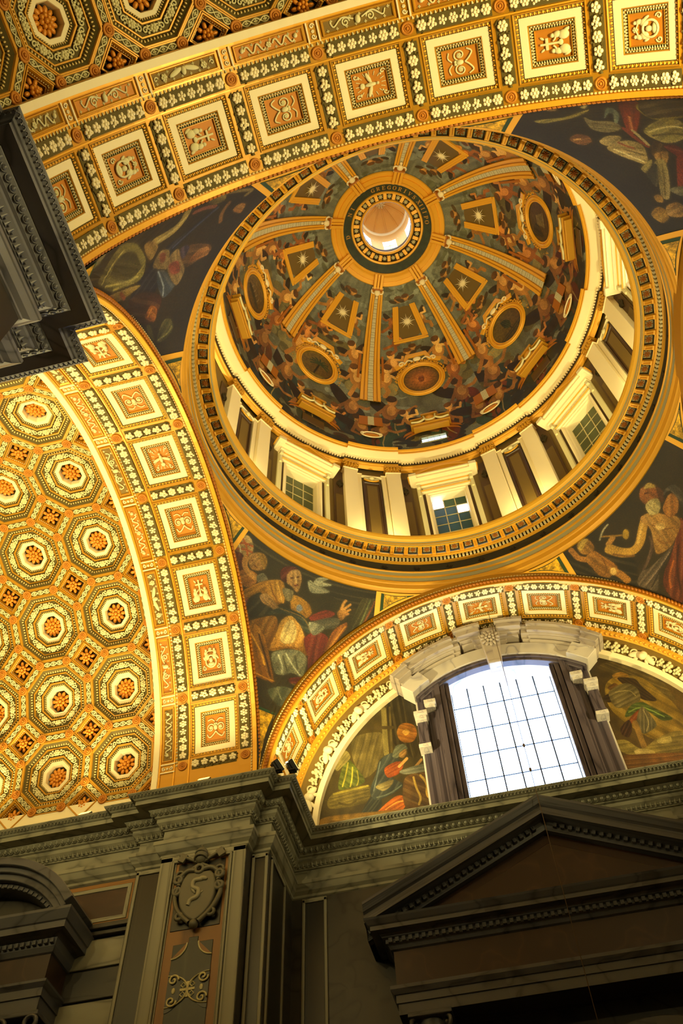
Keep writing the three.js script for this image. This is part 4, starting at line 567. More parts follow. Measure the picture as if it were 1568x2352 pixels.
// ---------------------------------------------------------------- drum
const drum = thing('drum', 'round drum of paired cream pilasters and dark panels between the gilded ring and the dome', 'drum');
const azOf = (k) => (-90 + 45 * k) * D;
const faceOut = (o, az, r, y = 0) => { o.position.set(r * cos(az), y, r * sin(az)); o.rotation.y = -az - Math.PI / 2; return o; };   // local +z towards the axis, +x clockwise
{
  const wallP = (a0, a1, h0, h1, r = 6.62) => lathe([[r, h0], [r, h1]], a0, a1, 6);
  for (let k = 0; k < 8; k++) {
    const w = azOf(k), pr = azOf(k + 0.5), hw = 6.2 * D;
    // wall beside and above the window
    mesh('drum_wall', merge([wallP(w + hw, w + 45 * D - hw, 8.2, 14.1), wallP(w - hw, w + hw, 12.1, 14.1), wallP(w - hw, w + hw, 8.2, 8.9)]), M.olive, drum);
    // pilaster pair
    for (const sg of [-1, 1]) {
      const a = pr + sg * 6.95 * D, p = faceOut(group('pilaster', drum), a, 6.5);
      mesh('shaft', merge([at(rbox(0.5, 5.1, 0.26, 0.015), 0, 10.77, 0), at(rbox(0.56, 0.05, 0.3, 0.015), 0, 13.3, 0.01), at(rbox(0.58, 0.12, 0.3, 0.02), 0, 8.4, 0.01)]), M.cream, p);
      const cap = []; for (let i = 0; i < 5; i++) cap.push(at(ball(0.09, 6, 5), -0.2 + i * 0.1, 13.42, 0.12, 0.4, 0, 0, 0.7, 1.2, 0.6)); for (let i = 0; i < 4; i++) cap.push(at(ball(0.09, 6, 5), -0.16 + i * 0.107, 13.53, 0.16, 0.4, 0, 0, 0.7, 1.2, 0.6)); for (const i of [-1, 1]) cap.push(at(new THREE.TorusGeometry(0.06, 0.03, 5, 10), i * 0.24, 13.58, 0.17, 0, i * 0.6, 0)); cap.push(at(rbox(0.62, 0.07, 0.34, 0.02), 0, 13.67, 0.05), at(box(0.44, 0.34, 0.2), 0, 13.48, 0.02));
      mesh('capital', merge(cap), M.gold, p);
      const st = faceOut(group('side_strip', drum), pr + sg * 3.9 * D, 6.58); mesh('strip', merge([at(rbox(0.16, 5.0, 0.14, 0.01), 0, 10.75, 0), at(rbox(0.22, 0.04, 0.2, 0.01), 0, 13.27, 0)]), M.cream, st);
    }
    // sunk panel between the pilasters
    const n = faceOut(group('niche_panel', drum), pr, 6.58);
    mesh('panel', at(box(0.62, 4.2, 0.04), 0, 10.7, 0), M.brown, n); mesh('panel_frame', at(stepped(rectO(0.66, 4.3), [[0, 0], [0, 0.05], [0.02, 0.06], [0.07, 0.06], [0.08, 0.02]]), 0, 10.7, 0), M.redStone, n);
    mesh('panel_field', at(box(0.36, 3.9, 0.03), 0, 10.65, 0.02), M.olive, n);
    mesh('rod', at(rbox(0.74, 0.07, 0.1, 0.02), 0, 13.16, 0.06), M.cream, n);
    mesh('winged_head', merge([at(ball(0.1, 8, 6), 0, 12.98, 0.1), at(ball(0.1, 8, 5), 0.15, 13.02, 0.06, 0, 0, 0.5, 1.6, 0.6, 0.4), at(ball(0.1, 8, 5), -0.15, 13.02, 0.06, 0, 0, -0.5, 1.6, 0.6, 0.4)]), M.stucco, n);
    mesh('gold_swag', tube([[-0.26, 12.98, 0.06], [-0.15, 12.86, 0.09], [0, 12.82, 0.1], [0.15, 12.86, 0.09], [0.26, 12.98, 0.06]], 0.03, 16), M.goldLeaf, n);
    // flanking dark panels with a hanging medal
    for (const sg of [-1, 1]) {
      const f = faceOut(group('flank_panel', drum), w + sg * 12.3 * D, 6.6);
      mesh('panel', at(box(0.46, 4.9, 0.04), 0, 10.75, 0), M.brown, f); mesh('panel_field', at(box(0.32, 3.1, 0.03), 0, 10.1, 0.02), M.olive, f);
      mesh('medal', merge([at(new THREE.TorusGeometry(0.1, 0.03, 5, 14), 0, 12.35, 0.05, 0, 0, 0, 1, 1.3, 1), at(ball(0.08, 8, 6), 0, 12.35, 0.04, 0, 0, 0, 1, 1.3, 0.4), at(ball(0.05), 0, 12.56, 0.04), at(ball(0.04), 0, 12.15, 0.04)]), M.dark, f);
    }
  }
  // entablature that breaks forward over the pilaster pairs
  const jog = (t0, t1) => { const d = (((t0 + t1) / 2 / D - 22.5) % 45 + 45) % 45, m = Math.min(d, 45 - d); return m < 9.6 ? 0.09 : 0; };
  const L = (p) => lathe(p, 0, 2 * Math.PI, 240, jog);
  const ends = (p) => { const q = []; for (let k = 0; k < 8; k++) for (const sg of [-1, 1]) { const a = azOf(k + 0.5) + sg * 9.0 * D, s = new QB(); for (let j = 0; j + 1 < p.length; j++) { const P = (r, h) => [r * cos(a), h, r * sin(a)]; s.quad(P(p[j][0], p[j][1]), P(p[j][0] - 0.09, p[j][1]), P(p[j + 1][0] - 0.09, p[j + 1][1]), P(p[j + 1][0], p[j + 1][1])); } q.push(s.geo()); } return merge(q); };
  const arch = [[6.6, 13.68], [6.5, 13.7], [6.46, 13.74], [6.46, 13.8], [6.42, 13.82], [6.42, 13.9]], corn = [[6.36, 13.98], [6.3, 13.99], [6.3, 14.04], [6.0, 14.06], [5.99, 14.03], [5.97, 14.03], [5.97, 14.12], [5.94, 14.15], [5.9, 14.22], [6.0, 14.24]];
  mesh('architrave', merge([L(arch), ends(arch)]), M.goldLeaf, drum);
  mesh('dentil_ground', L([[6.42, 13.9], [6.36, 13.9], [6.36, 13.98]]), M.dark, drum);
  const dl = []; for (let i = 0; i < 400; i++) { const a = (i + 0.5) / 400 * 2 * Math.PI, r = 6.345 - jog(a, a); dl.push(at(box(0.06, 0.08, 0.055), r * cos(a), 13.94, r * sin(a), 0, -a, 0)); } mesh('dentil_moulding', merge(dl), M.cream, drum);
  mesh('cornice', merge([L(corn.slice(0, 4)), ends(corn.slice(0, 4))]), M.cream, drum); mesh('cornice_edge', merge([L(corn.slice(3)), ends(corn.slice(3))]), M.goldLeaf, drum);
}
// drum windows, each with its surround
const WIN = ['clear greenish panes showing a building outside, straight ahead over the big lunette window', 'dull grey-green panes, just right of the window with the clear panes', 'pale blue daylight at its edge, far right of the drum', null, null, null, null, 'dull olive panes, just left of the window with the clear panes'];
for (let k = 0; k < 8; k++) {
  if (!WIN[k]) continue;
  const w = azOf(k), root = thing('drum_window', 'drum window with ' + WIN[k], 'window', 'drum windows'); faceOut(root, w, 6.62);
  const clear = k === 0 || k === 2, W = 1.18, h0 = 9.0, h1 = 11.98, H = h1 - h0, hc = (h0 + h1) / 2;
  mesh('reveal', at(stepped(rectO(W + 0.3, H + 0.24), [[0, 0.02], [0.0, 0.1], [0.02, 0.12], [0.07, 0.12], [0.09, 0.07], [0.13, 0.06], [0.15, 0.0], [0.15, -0.25]]), 0, hc, 0), M.cream, root);
  for (const sg of [-1, 1]) { mesh('side_jamb', merge([at(rbox(0.16, 3.5, 0.2, 0.01), sg * 0.92, 10.7, 0.06), at(rbox(0.12, 0.3, 0.3, 0.02), sg * 0.92, 12.45, 0.14), at(rbox(0.1, 0.5, 0.22, 0.03), sg * 0.92, 12.12, 0.1)]), M.stucco, root); mesh('jamb_shadow_panel', at(box(0.1, 3.3, 0.06), sg * 0.79, 10.6, 0.04), M.brown, root); }
  for (let c = 0; c < 3; c++) for (let r = 0; r < 6; r++) mesh('pane', at(box(W / 3 - 0.03, H / 6 - 0.03, 0.012), (c - 1) * W / 3, h0 + (r + 0.5) * H / 6, -0.24), k === 2 || (k === 0 && ((c === 0 && r === 5) || (c === 2 && r === 4))) ? glassPane : k === 0 ? tealPane : dullPane, root);
  const bars = [at(box(W, 0.05, 0.05), 0, h0, -0.24), at(box(W, 0.05, 0.05), 0, h1, -0.24)]; for (let i = 0; i <= 3; i++) bars.push(at(box(0.032, H, 0.045), -W / 2 + W * i / 3, hc, -0.24)); for (let i = 1; i < 6; i++) bars.push(at(box(W, 0.03, 0.04), 0, h0 + H * i / 6, -0.24));
  mesh('lead_frame', merge(bars), M.lead, root);
  // pediment: frieze, cornice, then a triangular or curved gable
  const lvl = (y0, y1, hw, d) => at(rbox(hw * 2, y1 - y0, d, 0.012), 0, (y0 + y1) / 2, d / 2 - 0.02);
  mesh('lintel', merge([lvl(12.1, 12.2, 0.86, 0.2), lvl(12.2, 12.42, 0.8, 0.14), lvl(12.42, 12.48, 0.9, 0.24)]), M.cream, root);
  mesh('lintel_fillet', merge([lvl(12.17, 12.2, 0.88, 0.23), lvl(12.46, 12.49, 0.92, 0.27)]), M.goldLeaf, root);
  mesh('pediment_cornice', merge([lvl(12.62, 12.72, 1.12, 0.5), lvl(12.72, 12.8, 1.2, 0.56), lvl(12.5, 12.62, 1.0, 0.36), ...[-1, 1].map((s) => at(rbox(0.26, 0.18, 0.62, 0.012), s * 1.06, 12.72, 0.29))]), M.cream, root);
  const tri = k % 2 === 1, sh = new THREE.Shape(); if (tri) { sh.moveTo(-1.22, 0); sh.lineTo(0, 0.55); sh.lineTo(1.22, 0); sh.lineTo(1.05, 0); sh.lineTo(0, 0.45); sh.lineTo(-1.05, 0); } else { sh.moveTo(-1.22, 0); sh.absarc(0, -1.55, Math.hypot(1.22, 1.55), Math.PI - Math.atan2(1.55, 1.22), Math.atan2(1.55, 1.22), true); sh.lineTo(1.06, 0); sh.absarc(0, -1.55, Math.hypot(1.06, 1.55), Math.atan2(1.55, 1.06), Math.PI - Math.atan2(1.55, 1.06), false); }
  mesh('gable', at(new THREE.ExtrudeGeometry(sh, { depth: 0.5, bevelEnabled: true, bevelSize: 0.015, bevelThickness: 0.015, bevelSegments: 1, curveSegments: 24 }), 0, 12.81, -0.02), M.goldLeaf, root);
  const ty = new THREE.Shape(); if (tri) { ty.moveTo(-1.05, 0); ty.lineTo(0, 0.46); ty.lineTo(1.05, 0); } else { ty.moveTo(-1.06, 0); ty.absarc(0, -1.55, Math.hypot(1.06, 1.55), Math.PI - Math.atan2(1.55, 1.06), Math.atan2(1.55, 1.06), true); }
  mesh('tympanum', at(new THREE.ShapeGeometry(ty, 20), 0, 12.81, 0.3), M.stucco, root);
}

// ---------------------------------------------------------------- dome
const DR = 5.9, DH0 = 14.2, DHD = 7.95, EL1 = 72 * D;
function domeAt(az, el, off = 0) {
  const r = DR * cos(el), y = DH0 + DHD * sin(el), n = new THREE.Vector3(cos(el) / DR * cos(az), sin(el) / DHD, cos(el) / DR * sin(az)).normalize();
  return { p: new THREE.Vector3(r * cos(az) - n.x * off, y - n.y * off, r * sin(az) - n.z * off), n: n.negate(), up: new THREE.Vector3(-DR * sin(el) * cos(az), DHD * cos(el), -DR * sin(el) * sin(az)).normalize() };
}
function onDome(o, az, el, off = 0, roll = 0) { const { p, n, up } = domeAt(az, el, off), X = up.clone().cross(n).normalize(); o.position.copy(p); o.quaternion.setFromRotationMatrix(M4.makeBasis(X, up, n)); if (roll) o.rotateZ(roll); return o; }
const dome = thing('dome', 'painted dome with gilded ribs, angels and medallions rising to the round lantern', 'dome');
for (let k = 0; k < 8; k++) {
  const q = new QB(), na = 20, ne = 28, c = azOf(k);
  for (let i = 0; i < na; i++) for (let j = 0; j < ne; j++) {
    const u0 = i / na, u1 = (i + 1) / na, e0 = j / ne, e1 = (j + 1) / ne;
    if (k === 0 && Math.abs((u0 + u1) / 2 - 0.5) < 0.11 && j === 1) continue;         // the little attic window
    const P = (u, e) => domeAt(c + (u - 0.5) * 45 * D, e * EL1).p.toArray();
    q.quad(P(u1, e0), P(u0, e0), P(u0, e1), P(u1, e1), [u1, e0], [u0, e0], [u0, e1], [u1, e1]);
  }
  mesh('mosaic_field', q.geo(), PAINT['sector' + k], dome);
}
// gilded ribs with an inlaid strip of white mosaic
{
  const strip = (e0, e1, w0, w1, off, thick) => { const q = new QB(), n = 24; for (let i = 0; i < n; i++) { const f = (t) => { const el = (e0 + (e1 - e0) * t) * D, w = w0 + (w1 - w0) * t, d = domeAt(0, el, off), b = domeAt(0, el, off - thick); return [[d.p.x, d.p.y, -w], [d.p.x, d.p.y, w], [b.p.x, b.p.y, w], [b.p.x, b.p.y, -w]]; }; const A = f(i / n), B = f((i + 1) / n); q.quad(A[0], A[1], B[1], B[0], [-1, i / 4], [1, i / 4], [1, (i + 1) / 4], [-1, (i + 1) / 4]); q.quad(A[1], A[2], B[2], B[1]); q.quad(A[3], A[0], B[0], B[3]); } return q.geo(); };
  const shift = (g, z0, z1, e0, e1) => { const p = g.attributes.position; for (let i = 0; i < p.count; i++) { const t = (Math.asin(Math.min(1, (p.getY(i) - DH0) / DHD)) / D - e0) / (e1 - e0); p.setZ(i, p.getZ(i) + z0 + (z1 - z0) * t); } g.computeVertexNormals(); return g; };
  const full = (e0, e1) => { const t = (e) => 0.42 - 0.2 * (e - 20) / 46, a = t(e0), b = t(e1); return { base: strip(e0, e1, a, b, 0.06, 0.1), fil: merge([-1, 1].flatMap((s) => [shift(strip(e0, e1, 0.06, 0.035, 0.1, 0.08), s * a * 0.86, s * b * 0.9, e0, e1), shift(strip(e0, e1, 0.05, 0.03, 0.1, 0.08), s * a * 0.45, s * b * 0.5, e0, e1)])), inlay: strip(e0, e1, a * 0.26, b * 0.26, 0.075, 0.05) }; };
  const A = full(22, 66), Blow = full(11, 15), S = full(24, 38);
  const RIBS = [[0.5, 30], [1.5, 22], [2.5, 22], [3.5, 22], [4.5, 22], [5.5, 22], [6.5, 32], [7.5, 22]];
  for (const [k, e] of RIBS) {
    const az = azOf(k), F = e === 22 ? A : full(e, 66);
    const r = mesh('rib', F.base, M.gold, dome); r.rotation.y = -az; mesh('rib_fillet', F.fil, M.goldLeaf, r); mesh('rib_inlay', F.inlay, M.whiteMosaic, r);
    const b = mesh('rib_foot', Blow.base, M.goldDeep, dome); b.rotation.y = -az; mesh('rib_inlay', Blow.inlay, M.whiteMosaic, b);
    for (const s of [-1, 1]) { const p = mesh('rib_border', at(box(0.09, 1.2, 0.05), 0, 0, 0), M.goldDeep, dome); onDome(p, az + s * 5.8 * D, 36 * D, 0.02); }
    const h = onDome(group('rib_head', dome), az, 64.6 * D, 0.1);
    mesh('scroll_mask', merge([at(ball(0.13, 8, 6), 0, 0, 0.05, 0, 0, 0, 1, 1.1, 0.7), at(new THREE.TorusGeometry(0.09, 0.035, 5, 12), 0.15, 0.05, 0.03), at(new THREE.TorusGeometry(0.09, 0.035, 5, 12), -0.15, 0.05, 0.03), at(ball(0.06), 0, -0.2, 0.03), at(rbox(0.46, 0.06, 0.12, 0.02), 0, 0.18, 0.04)]), M.cream, h);
    const cap = onDome(group('rib_bracket', dome), az, 68.6 * D, 0.12); mesh('bracket_block', merge([-1, 0, 1].map((i) => at(rbox(i ? 0.12 : 0.1, 0.62, i ? 0.2 : 0.12, 0.02), i * 0.13, 0, 0.04))), M.goldLeaf, cap); mesh('bracket_cap', at(rbox(0.44, 0.06, 0.22, 0.02), 0, -0.32, 0.04), M.goldDeep, cap);
  }
  // gold border that follows the lantern ring and the ribs
  mesh('ring_border', lathe([[DR * cos(67.4 * D), DH0 + DHD * sin(67.4 * D) - 0.03], [DR * cos(67.8 * D), DH0 + DHD * sin(67.8 * D) - 0.09], [DR * cos(69.3 * D), DH0 + DHD * sin(69.3 * D) - 0.09], [DR * cos(69.6 * D), DH0 + DHD * sin(69.6 * D) - 0.15], [DR * cos(71 * D), DH0 + DHD * sin(71 * D) - 0.14], [1.8, 21.66]], 0, 2 * Math.PI, 96), M.goldLeaf, dome);
  for (let k = 0; k < 8; k++) {
    const az = azOf(k);
    // star tablet
    const t = onDome(group('star_tablet', dome), az, 53 * D, 0.02); t.scale.setScalar(1.2); const H = 1.25, wt = 0.3, wb = 0.52;
    const sd = (s) => { const l = Math.hypot(wb - wt, H), a = s * Math.atan2(wb - wt, H); return [0, 1, 2].map((i) => at(rbox(0.07, l, 0.09 - i * 0.02, 0.01), s * ((wt + wb) / 2 + 0.05 - i * 0.065), 0, 0.05, 0, 0, a)); };
    mesh('tablet_field', (() => { const q = new QB(); q.quad([-wb, -H / 2, 0.02], [wb, -H / 2, 0.02], [wt, H / 2, 0.02], [-wt, H / 2, 0.02]); return q.geo(); })(), M.olive, t);
    mesh('tablet_frame', merge([...sd(-1), ...sd(1), at(rbox(1.2, 0.07, 0.09, 0.01), 0, -H / 2 - 0.06, 0.05), at(rbox(1.08, 0.05, 0.07, 0.01), 0, -H / 2 + 0.01, 0.05)]), M.goldLeaf, t);
    mesh('star', merge(Array.from({ length: 16 }, (_, i) => at(at(new THREE.ConeGeometry(0.028, i % 2 ? 0.2 : 0.3, 4), 0, i % 2 ? 0.1 : 0.15, 0), 0, 0.02, 0.05, 0, 0, i * Math.PI / 8))), M.cream, t);
    // medallion below it
    const m = onDome(group('medallion', dome), az + [0.6, 0, 0.5, 0, 0, 0, 0, -3][k] * D, [30.3, 28.9, 26.7, 28, 28, 28, 26, 29.1][k] * D, 0.03); m.scale.setScalar(0.9);
    const oval = (r, th) => at(new THREE.TorusGeometry(r, th, 6, 40), 0, 0, 0.05, 0, 0, 0, 1.08, 1, 1);
    mesh('oval_frame', merge([oval(0.86, 0.07), oval(0.76, 0.035), oval(0.95, 0.03)]), M.goldLeaf, m);
    mesh('picture_disc', at(new THREE.CircleGeometry(0.76, 40), 0, 0, 0.03, 0, 0, 0, 1.08, 1, 1), PAINT['disc' + k], m);
    const sw = []; for (let i = 0; i < 46; i++) { const a = (200 - i / 45 * 220) * D, f = i < 5 || i > 40 ? 1.25 : 1.1; sw.push(at(ball(0.062, 6, 4), 1.08 * 0.95 * f * cos(a) + rr(-0.04, 0.04), 0.95 * f * sin(a) + rr(-0.04, 0.04), 0.05)); } for (const s of [-1, 1]) for (let i = 0; i < 9; i++) sw.push(at(ball(0.055, 6, 4), s * (1.15 + i * 0.06), -0.35 - i * 0.02 + rr(-0.04, 0.04), 0.04));
    mesh('laurel_garland', merge(sw), M.gold, m);
    const gs = new THREE.Shape(); gs.moveTo(-1.05, 0); gs.lineTo(-0.6, 0.2); gs.lineTo(-0.45, 0.55); gs.lineTo(0.45, 0.55); gs.lineTo(0.6, 0.2); gs.lineTo(1.05, 0); gs.lineTo(0.98, -0.14); gs.lineTo(0.5, 0.06); gs.lineTo(0.36, 0.4); gs.lineTo(-0.36, 0.4); gs.lineTo(-0.5, 0.06); gs.lineTo(-0.98, -0.14);
    mesh('crest_cornice', at(new THREE.ExtrudeGeometry(gs, { depth: 0.09, bevelEnabled: true, bevelSize: 0.03, bevelThickness: 0.03, bevelSegments: 2 }), 0, 0.92, 0.02), M.goldLeaf, m);
    mesh('crest_scroll', merge([at(spiral(-0.72, 0.98, 0.14, 1.2, 1, 0, 0.035), 0, 0, 0.13), at(spiral(0.72, 0.98, 0.14, 1.2, -1, Math.PI, 0.035), 0, 0, 0.13), tube([[-0.6, 0.95, 0.12], [-0.4, 1.12, 0.14], [-0.2, 1.02, 0.14]], 0.035, 10), tube([[0.6, 0.95, 0.12], [0.4, 1.12, 0.14], [0.2, 1.02, 0.14]], 0.035, 10), at(ball(0.16, 9, 6), 0, 1.16, 0.08, 0, 0, 0, 1.2, 0.8, 0.5)]), M.cream, m);
    // scroll cartouche over the pilaster pair
    const s = onDome(group('scroll_cartouche', dome), azOf(k + 0.5), 6.2 * D, 0.04); s.scale.setScalar(0.8);
    mesh('cartouche_field', at(ball(0.3, 12, 8), 0, 0, 0, 0, 0, 0, 1.3, 0.62, 0.2), M.petal, s);
    mesh('cartouche_scroll', merge([at(new THREE.TorusGeometry(0.34, 0.035, 5, 28), 0, 0, 0.05, 0, 0, 0, 1.35, 0.62, 1), spiral(-0.42, 0.12, 0.12, 1.3, 1, 0, 0.035), spiral(0.42, 0.12, 0.12, 1.3, -1, Math.PI, 0.035)]), M.cream, s);
    // attic window: arch, gilt cornice piece with a shield
    const arcG = (r0, r1, z) => { const sh = new THREE.Shape(); sh.absarc(0, 0, r1, 0, Math.PI, false); sh.absarc(0, 0, r0, Math.PI, 0, true); return at(new THREE.ExtrudeGeometry(sh, { depth: 0.07, bevelEnabled: false, curveSegments: 28 }), 0, 0, z, 0, 0, 0, 1.25, 1, 1); };
    const wn = onDome(group('attic_window', dome), az, 1.0 * D, 0.02);
    mesh('window_arch', merge([arcG(1.12, 1.22, 0.04), arcG(1.0, 1.07, 0.02)]), M.goldDeep, wn);
    const cs = onDome(group('window_crest', dome), az, 9.2 * D, 0.2);
    mesh('crest_cornice', merge([at(rbox(1.5, 0.09, 0.34, 0.02), 0, -0.1, 0), at(rbox(0.62, 0.09, 0.38, 0.02), 0, 0.42, 0), at(rbox(0.5, 0.07, 0.3, 0.02), 0.5, 0.26, 0), at(rbox(0.5, 0.07, 0.3, 0.02), -0.5, 0.26, 0), at(rbox(1.35, 0.12, 0.25, 0.02), 0, -0.22, 0)]), M.gold, cs);
    mesh('shield', merge([at(ball(0.22, 10, 7), 0, 0.16, 0.08, 0, 0, 0, 1, 1.1, 0.5)]), M.goldLeaf, cs);
    mesh('swag', merge([tube([[-0.7, 0.06, 0.15], [-0.4, -0.02, 0.18], [-0.2, 0.1, 0.18]], 0.045, 12), tube([[0.7, 0.06, 0.15], [0.4, -0.02, 0.18], [0.2, 0.1, 0.18]], 0.045, 12), tube([[-0.22, 0.3, 0.16], [-0.16, 0.02, 0.2], [0, -0.06, 0.22], [0.16, 0.02, 0.2], [0.22, 0.3, 0.16]], 0.035, 14)]), M.stucco, cs);
    if (k === 0) { // the one attic window that shows the sky
      const d0 = domeAt(0, 1 / 28 * EL1), d1 = domeAt(0, 2 / 28 * EL1), y0 = d0.p.y, y1 = d1.p.y, yc = (y0 + y1) / 2, w = 2 * 5.88 * sin(4.5 * D);
      const wg = faceOut(group('attic_opening', dome), az, 5.9, yc);
      mesh('opening_reveal', merge([at(box(w + 0.1, 0.05, 0.1), 0, (y1 - y0) / 2 + 0.02, -0.02), at(box(w + 0.1, 0.05, 0.1), 0, -(y1 - y0) / 2 - 0.02, -0.02), at(box(0.05, y1 - y0, 0.1), w / 2 + 0.02, 0, -0.02), at(box(0.05, y1 - y0, 0.1), -w / 2 - 0.02, 0, -0.02)]), M.greyBand, wg);
      mesh('opening_bars', merge([-0.33, 0, 0.33].map((x) => at(box(0.018, y1 - y0, 0.02), x * w * 0.75, 0, -0.03)).concat(at(box(w, 0.018, 0.02), 0, 0, -0.03))), M.lead, wg);
      mesh('pane', at(box(w, y1 - y0, 0.01), 0, 0, -0.05), glassPane, wg);
    } else mesh('blind_panel', at(box(0.9, 0.5, 0.04), 0, 0.45, 0.02), M.brown, wn);
  }
  // lantern ring: dark band with gilt lettering, small brackets, then the eye
  const ring = group('lantern_ring', dome);
  mesh('outer_fillet', lathe([[1.86, 21.6], [1.82, 21.58], [1.76, 21.62], [1.76, 21.7]], 0, 2 * Math.PI, 96), M.goldLeaf, ring);
  mesh('inscription_band', (() => { const q = new QB(), n = 96; for (let i = 0; i < n; i++) { const a0 = i / n * 2 * Math.PI, a1 = (i + 1) / n * 2 * Math.PI, P = (r, h, a) => [r * cos(a), h, r * sin(a)], U = (r, a) => [0.5 + 0.5 * r / 1.8 * cos(a), 0.5 + 0.5 * r / 1.8 * sin(a)]; q.quad(P(1.77, 21.7, a1), P(1.77, 21.7, a0), P(1.42, 21.86, a0), P(1.42, 21.86, a1), U(1.77, a1), U(1.77, a0), U(1.42, a0), U(1.42, a1)); } return q.geo(); })(), PAINT.inscription, ring);
  mesh('inner_fillet', merge([lathe([[1.45, 21.84], [1.42, 21.8], [1.36, 21.82], [1.36, 21.9]], 0, 2 * Math.PI, 80), lathe([[1.1, 22.06], [1.07, 22.0], [1.0, 22.03], [0.98, 22.1]], 0, 2 * Math.PI, 72)]), M.goldLeaf, ring);
  mesh('soffit_band', lathe([[1.36, 21.96], [1.1, 22.06]], 0, 2 * Math.PI, 72), M.dark, ring);
  mesh('inner_lip', lathe([[0.98, 22.1], [0.96, 22.14], [0.99, 22.3], [1.0, 22.4]], 0, 2 * Math.PI, 72), M.brown, ring);
  for (let i = 0; i < 22; i++) { const a = i / 22 * 2 * Math.PI, b = faceOut(mesh('small_bracket', at(rbox(0.14, 0.08, 0.24, 0.015), 0, 0, 0), M.goldLeaf, ring), a, 1.235, 21.96), p = faceOut(mesh('small_rosette', at(rosetteGeo(0.09, 7, 0.05), 0, 0, 0, Math.PI / 2), M.stucco, ring), a + Math.PI / 22, 1.235, 22.0); }
}
// ---------------------------------------------------------------- lantern
const lantern = thing('lantern', 'small bright lantern with ribbed cupola and arched windows at the top of the dome', 'lantern');
{
  const hw = 15 * D, y0 = 22.4, y1 = 23.75, y2 = 24.85;
  for (let k = 0; k < 6; k++) {
    const a = azOf(0) + k * 60 * D;
    mesh('pier', lathe([[1.06, y0], [1.06, y1]], a + hw, a + 60 * D - hw, 4), M.warmLitStucco, lantern);
    const w = faceOut(group('lantern_window', lantern), a, 1.1); mesh('window_frame', merge([at(box(0.03, y1 - y0, 0.05), 0, (y0 + y1) / 2, -0.05), at(box(0.56, 0.03, 0.05), 0, 22.95, -0.05), at(box(0.56, 0.03, 0.05), 0, 23.4, -0.05)]), M.lead, w); mesh('pane', at(box(0.6, y1 - y0, 0.01), 0, (y0 + y1) / 2, -0.06), glassPane, w);
  }
  mesh('upper_wall', lathe([[1.06, y1], [1.06, y2 - 0.1]], 0, 2 * Math.PI, 60), M.warmLitStucco, lantern);
  mesh('cupola_cornice', lathe([[1.06, y2 - 0.1], [1.0, y2 - 0.08], [0.98, y2], [1.06, y2 + 0.03]], 0, 2 * Math.PI, 60), M.cream, lantern);
  mesh('cupola', lathe(Array.from({ length: 15 }, (_, i) => [1.05 * cos(i / 14 * 88 * D), y2 + 1.25 * sin(i / 14 * 88 * D)]), 0, 2 * Math.PI, 60), M.warmLitStucco, lantern);
  for (let k = 0; k < 12; k++) { const r = mesh('cupola_rib', tube(Array.from({ length: 8 }, (_, i) => [1.03 * cos(i / 7 * 80 * D), y2 + 1.23 * sin(i / 7 * 80 * D), 0]), 0.035, 16, 5), M.warmLitStucco, lantern); r.rotation.y = k * 30 * D; }
  mesh('cupola_boss', merge([at(rosetteGeo(0.22, 9, 0.08), 0, y2 + 1.22, 0, Math.PI / 2)]), M.cream, lantern);
}
// outer shells that keep the daylight out of the roof space
struct('roof_1', merge([lathe([[6.75, 8.3], [6.75, 9.0]], 0, 2 * Math.PI, 64), lathe([[6.75, 12.15], [6.75, 14.4]], 0, 2 * Math.PI, 64), ...Array.from({ length: 8 }, (_, k) => lathe([[6.75, 8.9], [6.75, 12.2]], azOf(k) + 6 * D, azOf(k + 1) - 6 * D, 10)), ...[3, 4, 5, 6].map((k) => lathe([[6.7, 8.9], [6.7, 12.2]], azOf(k) - 6.2 * D, azOf(k) + 6.2 * D, 4)),
  lathe([[6.75, 14.4], [6.3, 14.42]], 0, 2 * Math.PI, 64), lathe([[6.3, 14.42], [6.0, 16.3]], -78 * D, 258 * D, 60), lathe(Array.from({ length: 13 }, (_, i) => [6.25 * cos((14 + i / 12 * 60) * D), DH0 + 8.4 * sin((14 + i / 12 * 60) * D)]), 0, 2 * Math.PI, 64), lathe([[1.75, 22.25], [1.1, 22.35]], 0, 2 * Math.PI, 40)]), M.greyStone, 'outer shell of the drum and dome');
// ---------------------------------------------------------------- walls, piers and their entablature
const FARLEFT = [[-17, -6.35], [-8.75, -6.35], [-8.75, -6.2], [-8.07, -6.2], [-8.07, -5.95], [-6.1, -5.95], [-6.1, -6.3], [-5.7, -6.3], [-5.7, -8.2], [6.05, -8.2]];
const NEARLEFT = [[-6.3, 16.5], [-6.3, 8.75], [-6.05, 8.75], [-6.05, 8.05], [-5.8, 8.05], [-5.8, 6.3], [-6.35, 6.3], [-6.35, 5.75], [-8.07, 5.75], [-8.07, 6.2], [-8.75, 6.2], [-8.75, 6.35], [-17, 6.35]];
const ENT = { cap: [[0, -1.34], [0.03, -1.32], [0.03, -1.26], [0.1, -1.2], [0.16, -1.08], [0.18, -1.06], [0.18, -0.97], [0.03, -0.95]], frieze: [[0.03, -0.95], [0.03, -0.64]], bed: [[0.03, -0.64], [0.07, -0.63], [0.07, -0.6], [0.17, -0.5], [0.19, -0.48], [0.19, -0.39], [0.24, -0.37], [0.24, -0.35], [0.36, -0.24], [0.37, -0.22]], soffit: [[0.37, -0.22], [0.6, -0.22]], corona: [[0.6, -0.22], [0.6, -0.11], [0.63, -0.1]], cyma: [[0.63, -0.1], [0.66, -0.07], [0.74, -0.02], [0.76, 0.0], [0.76, 0.02], [0, 0.06]] };
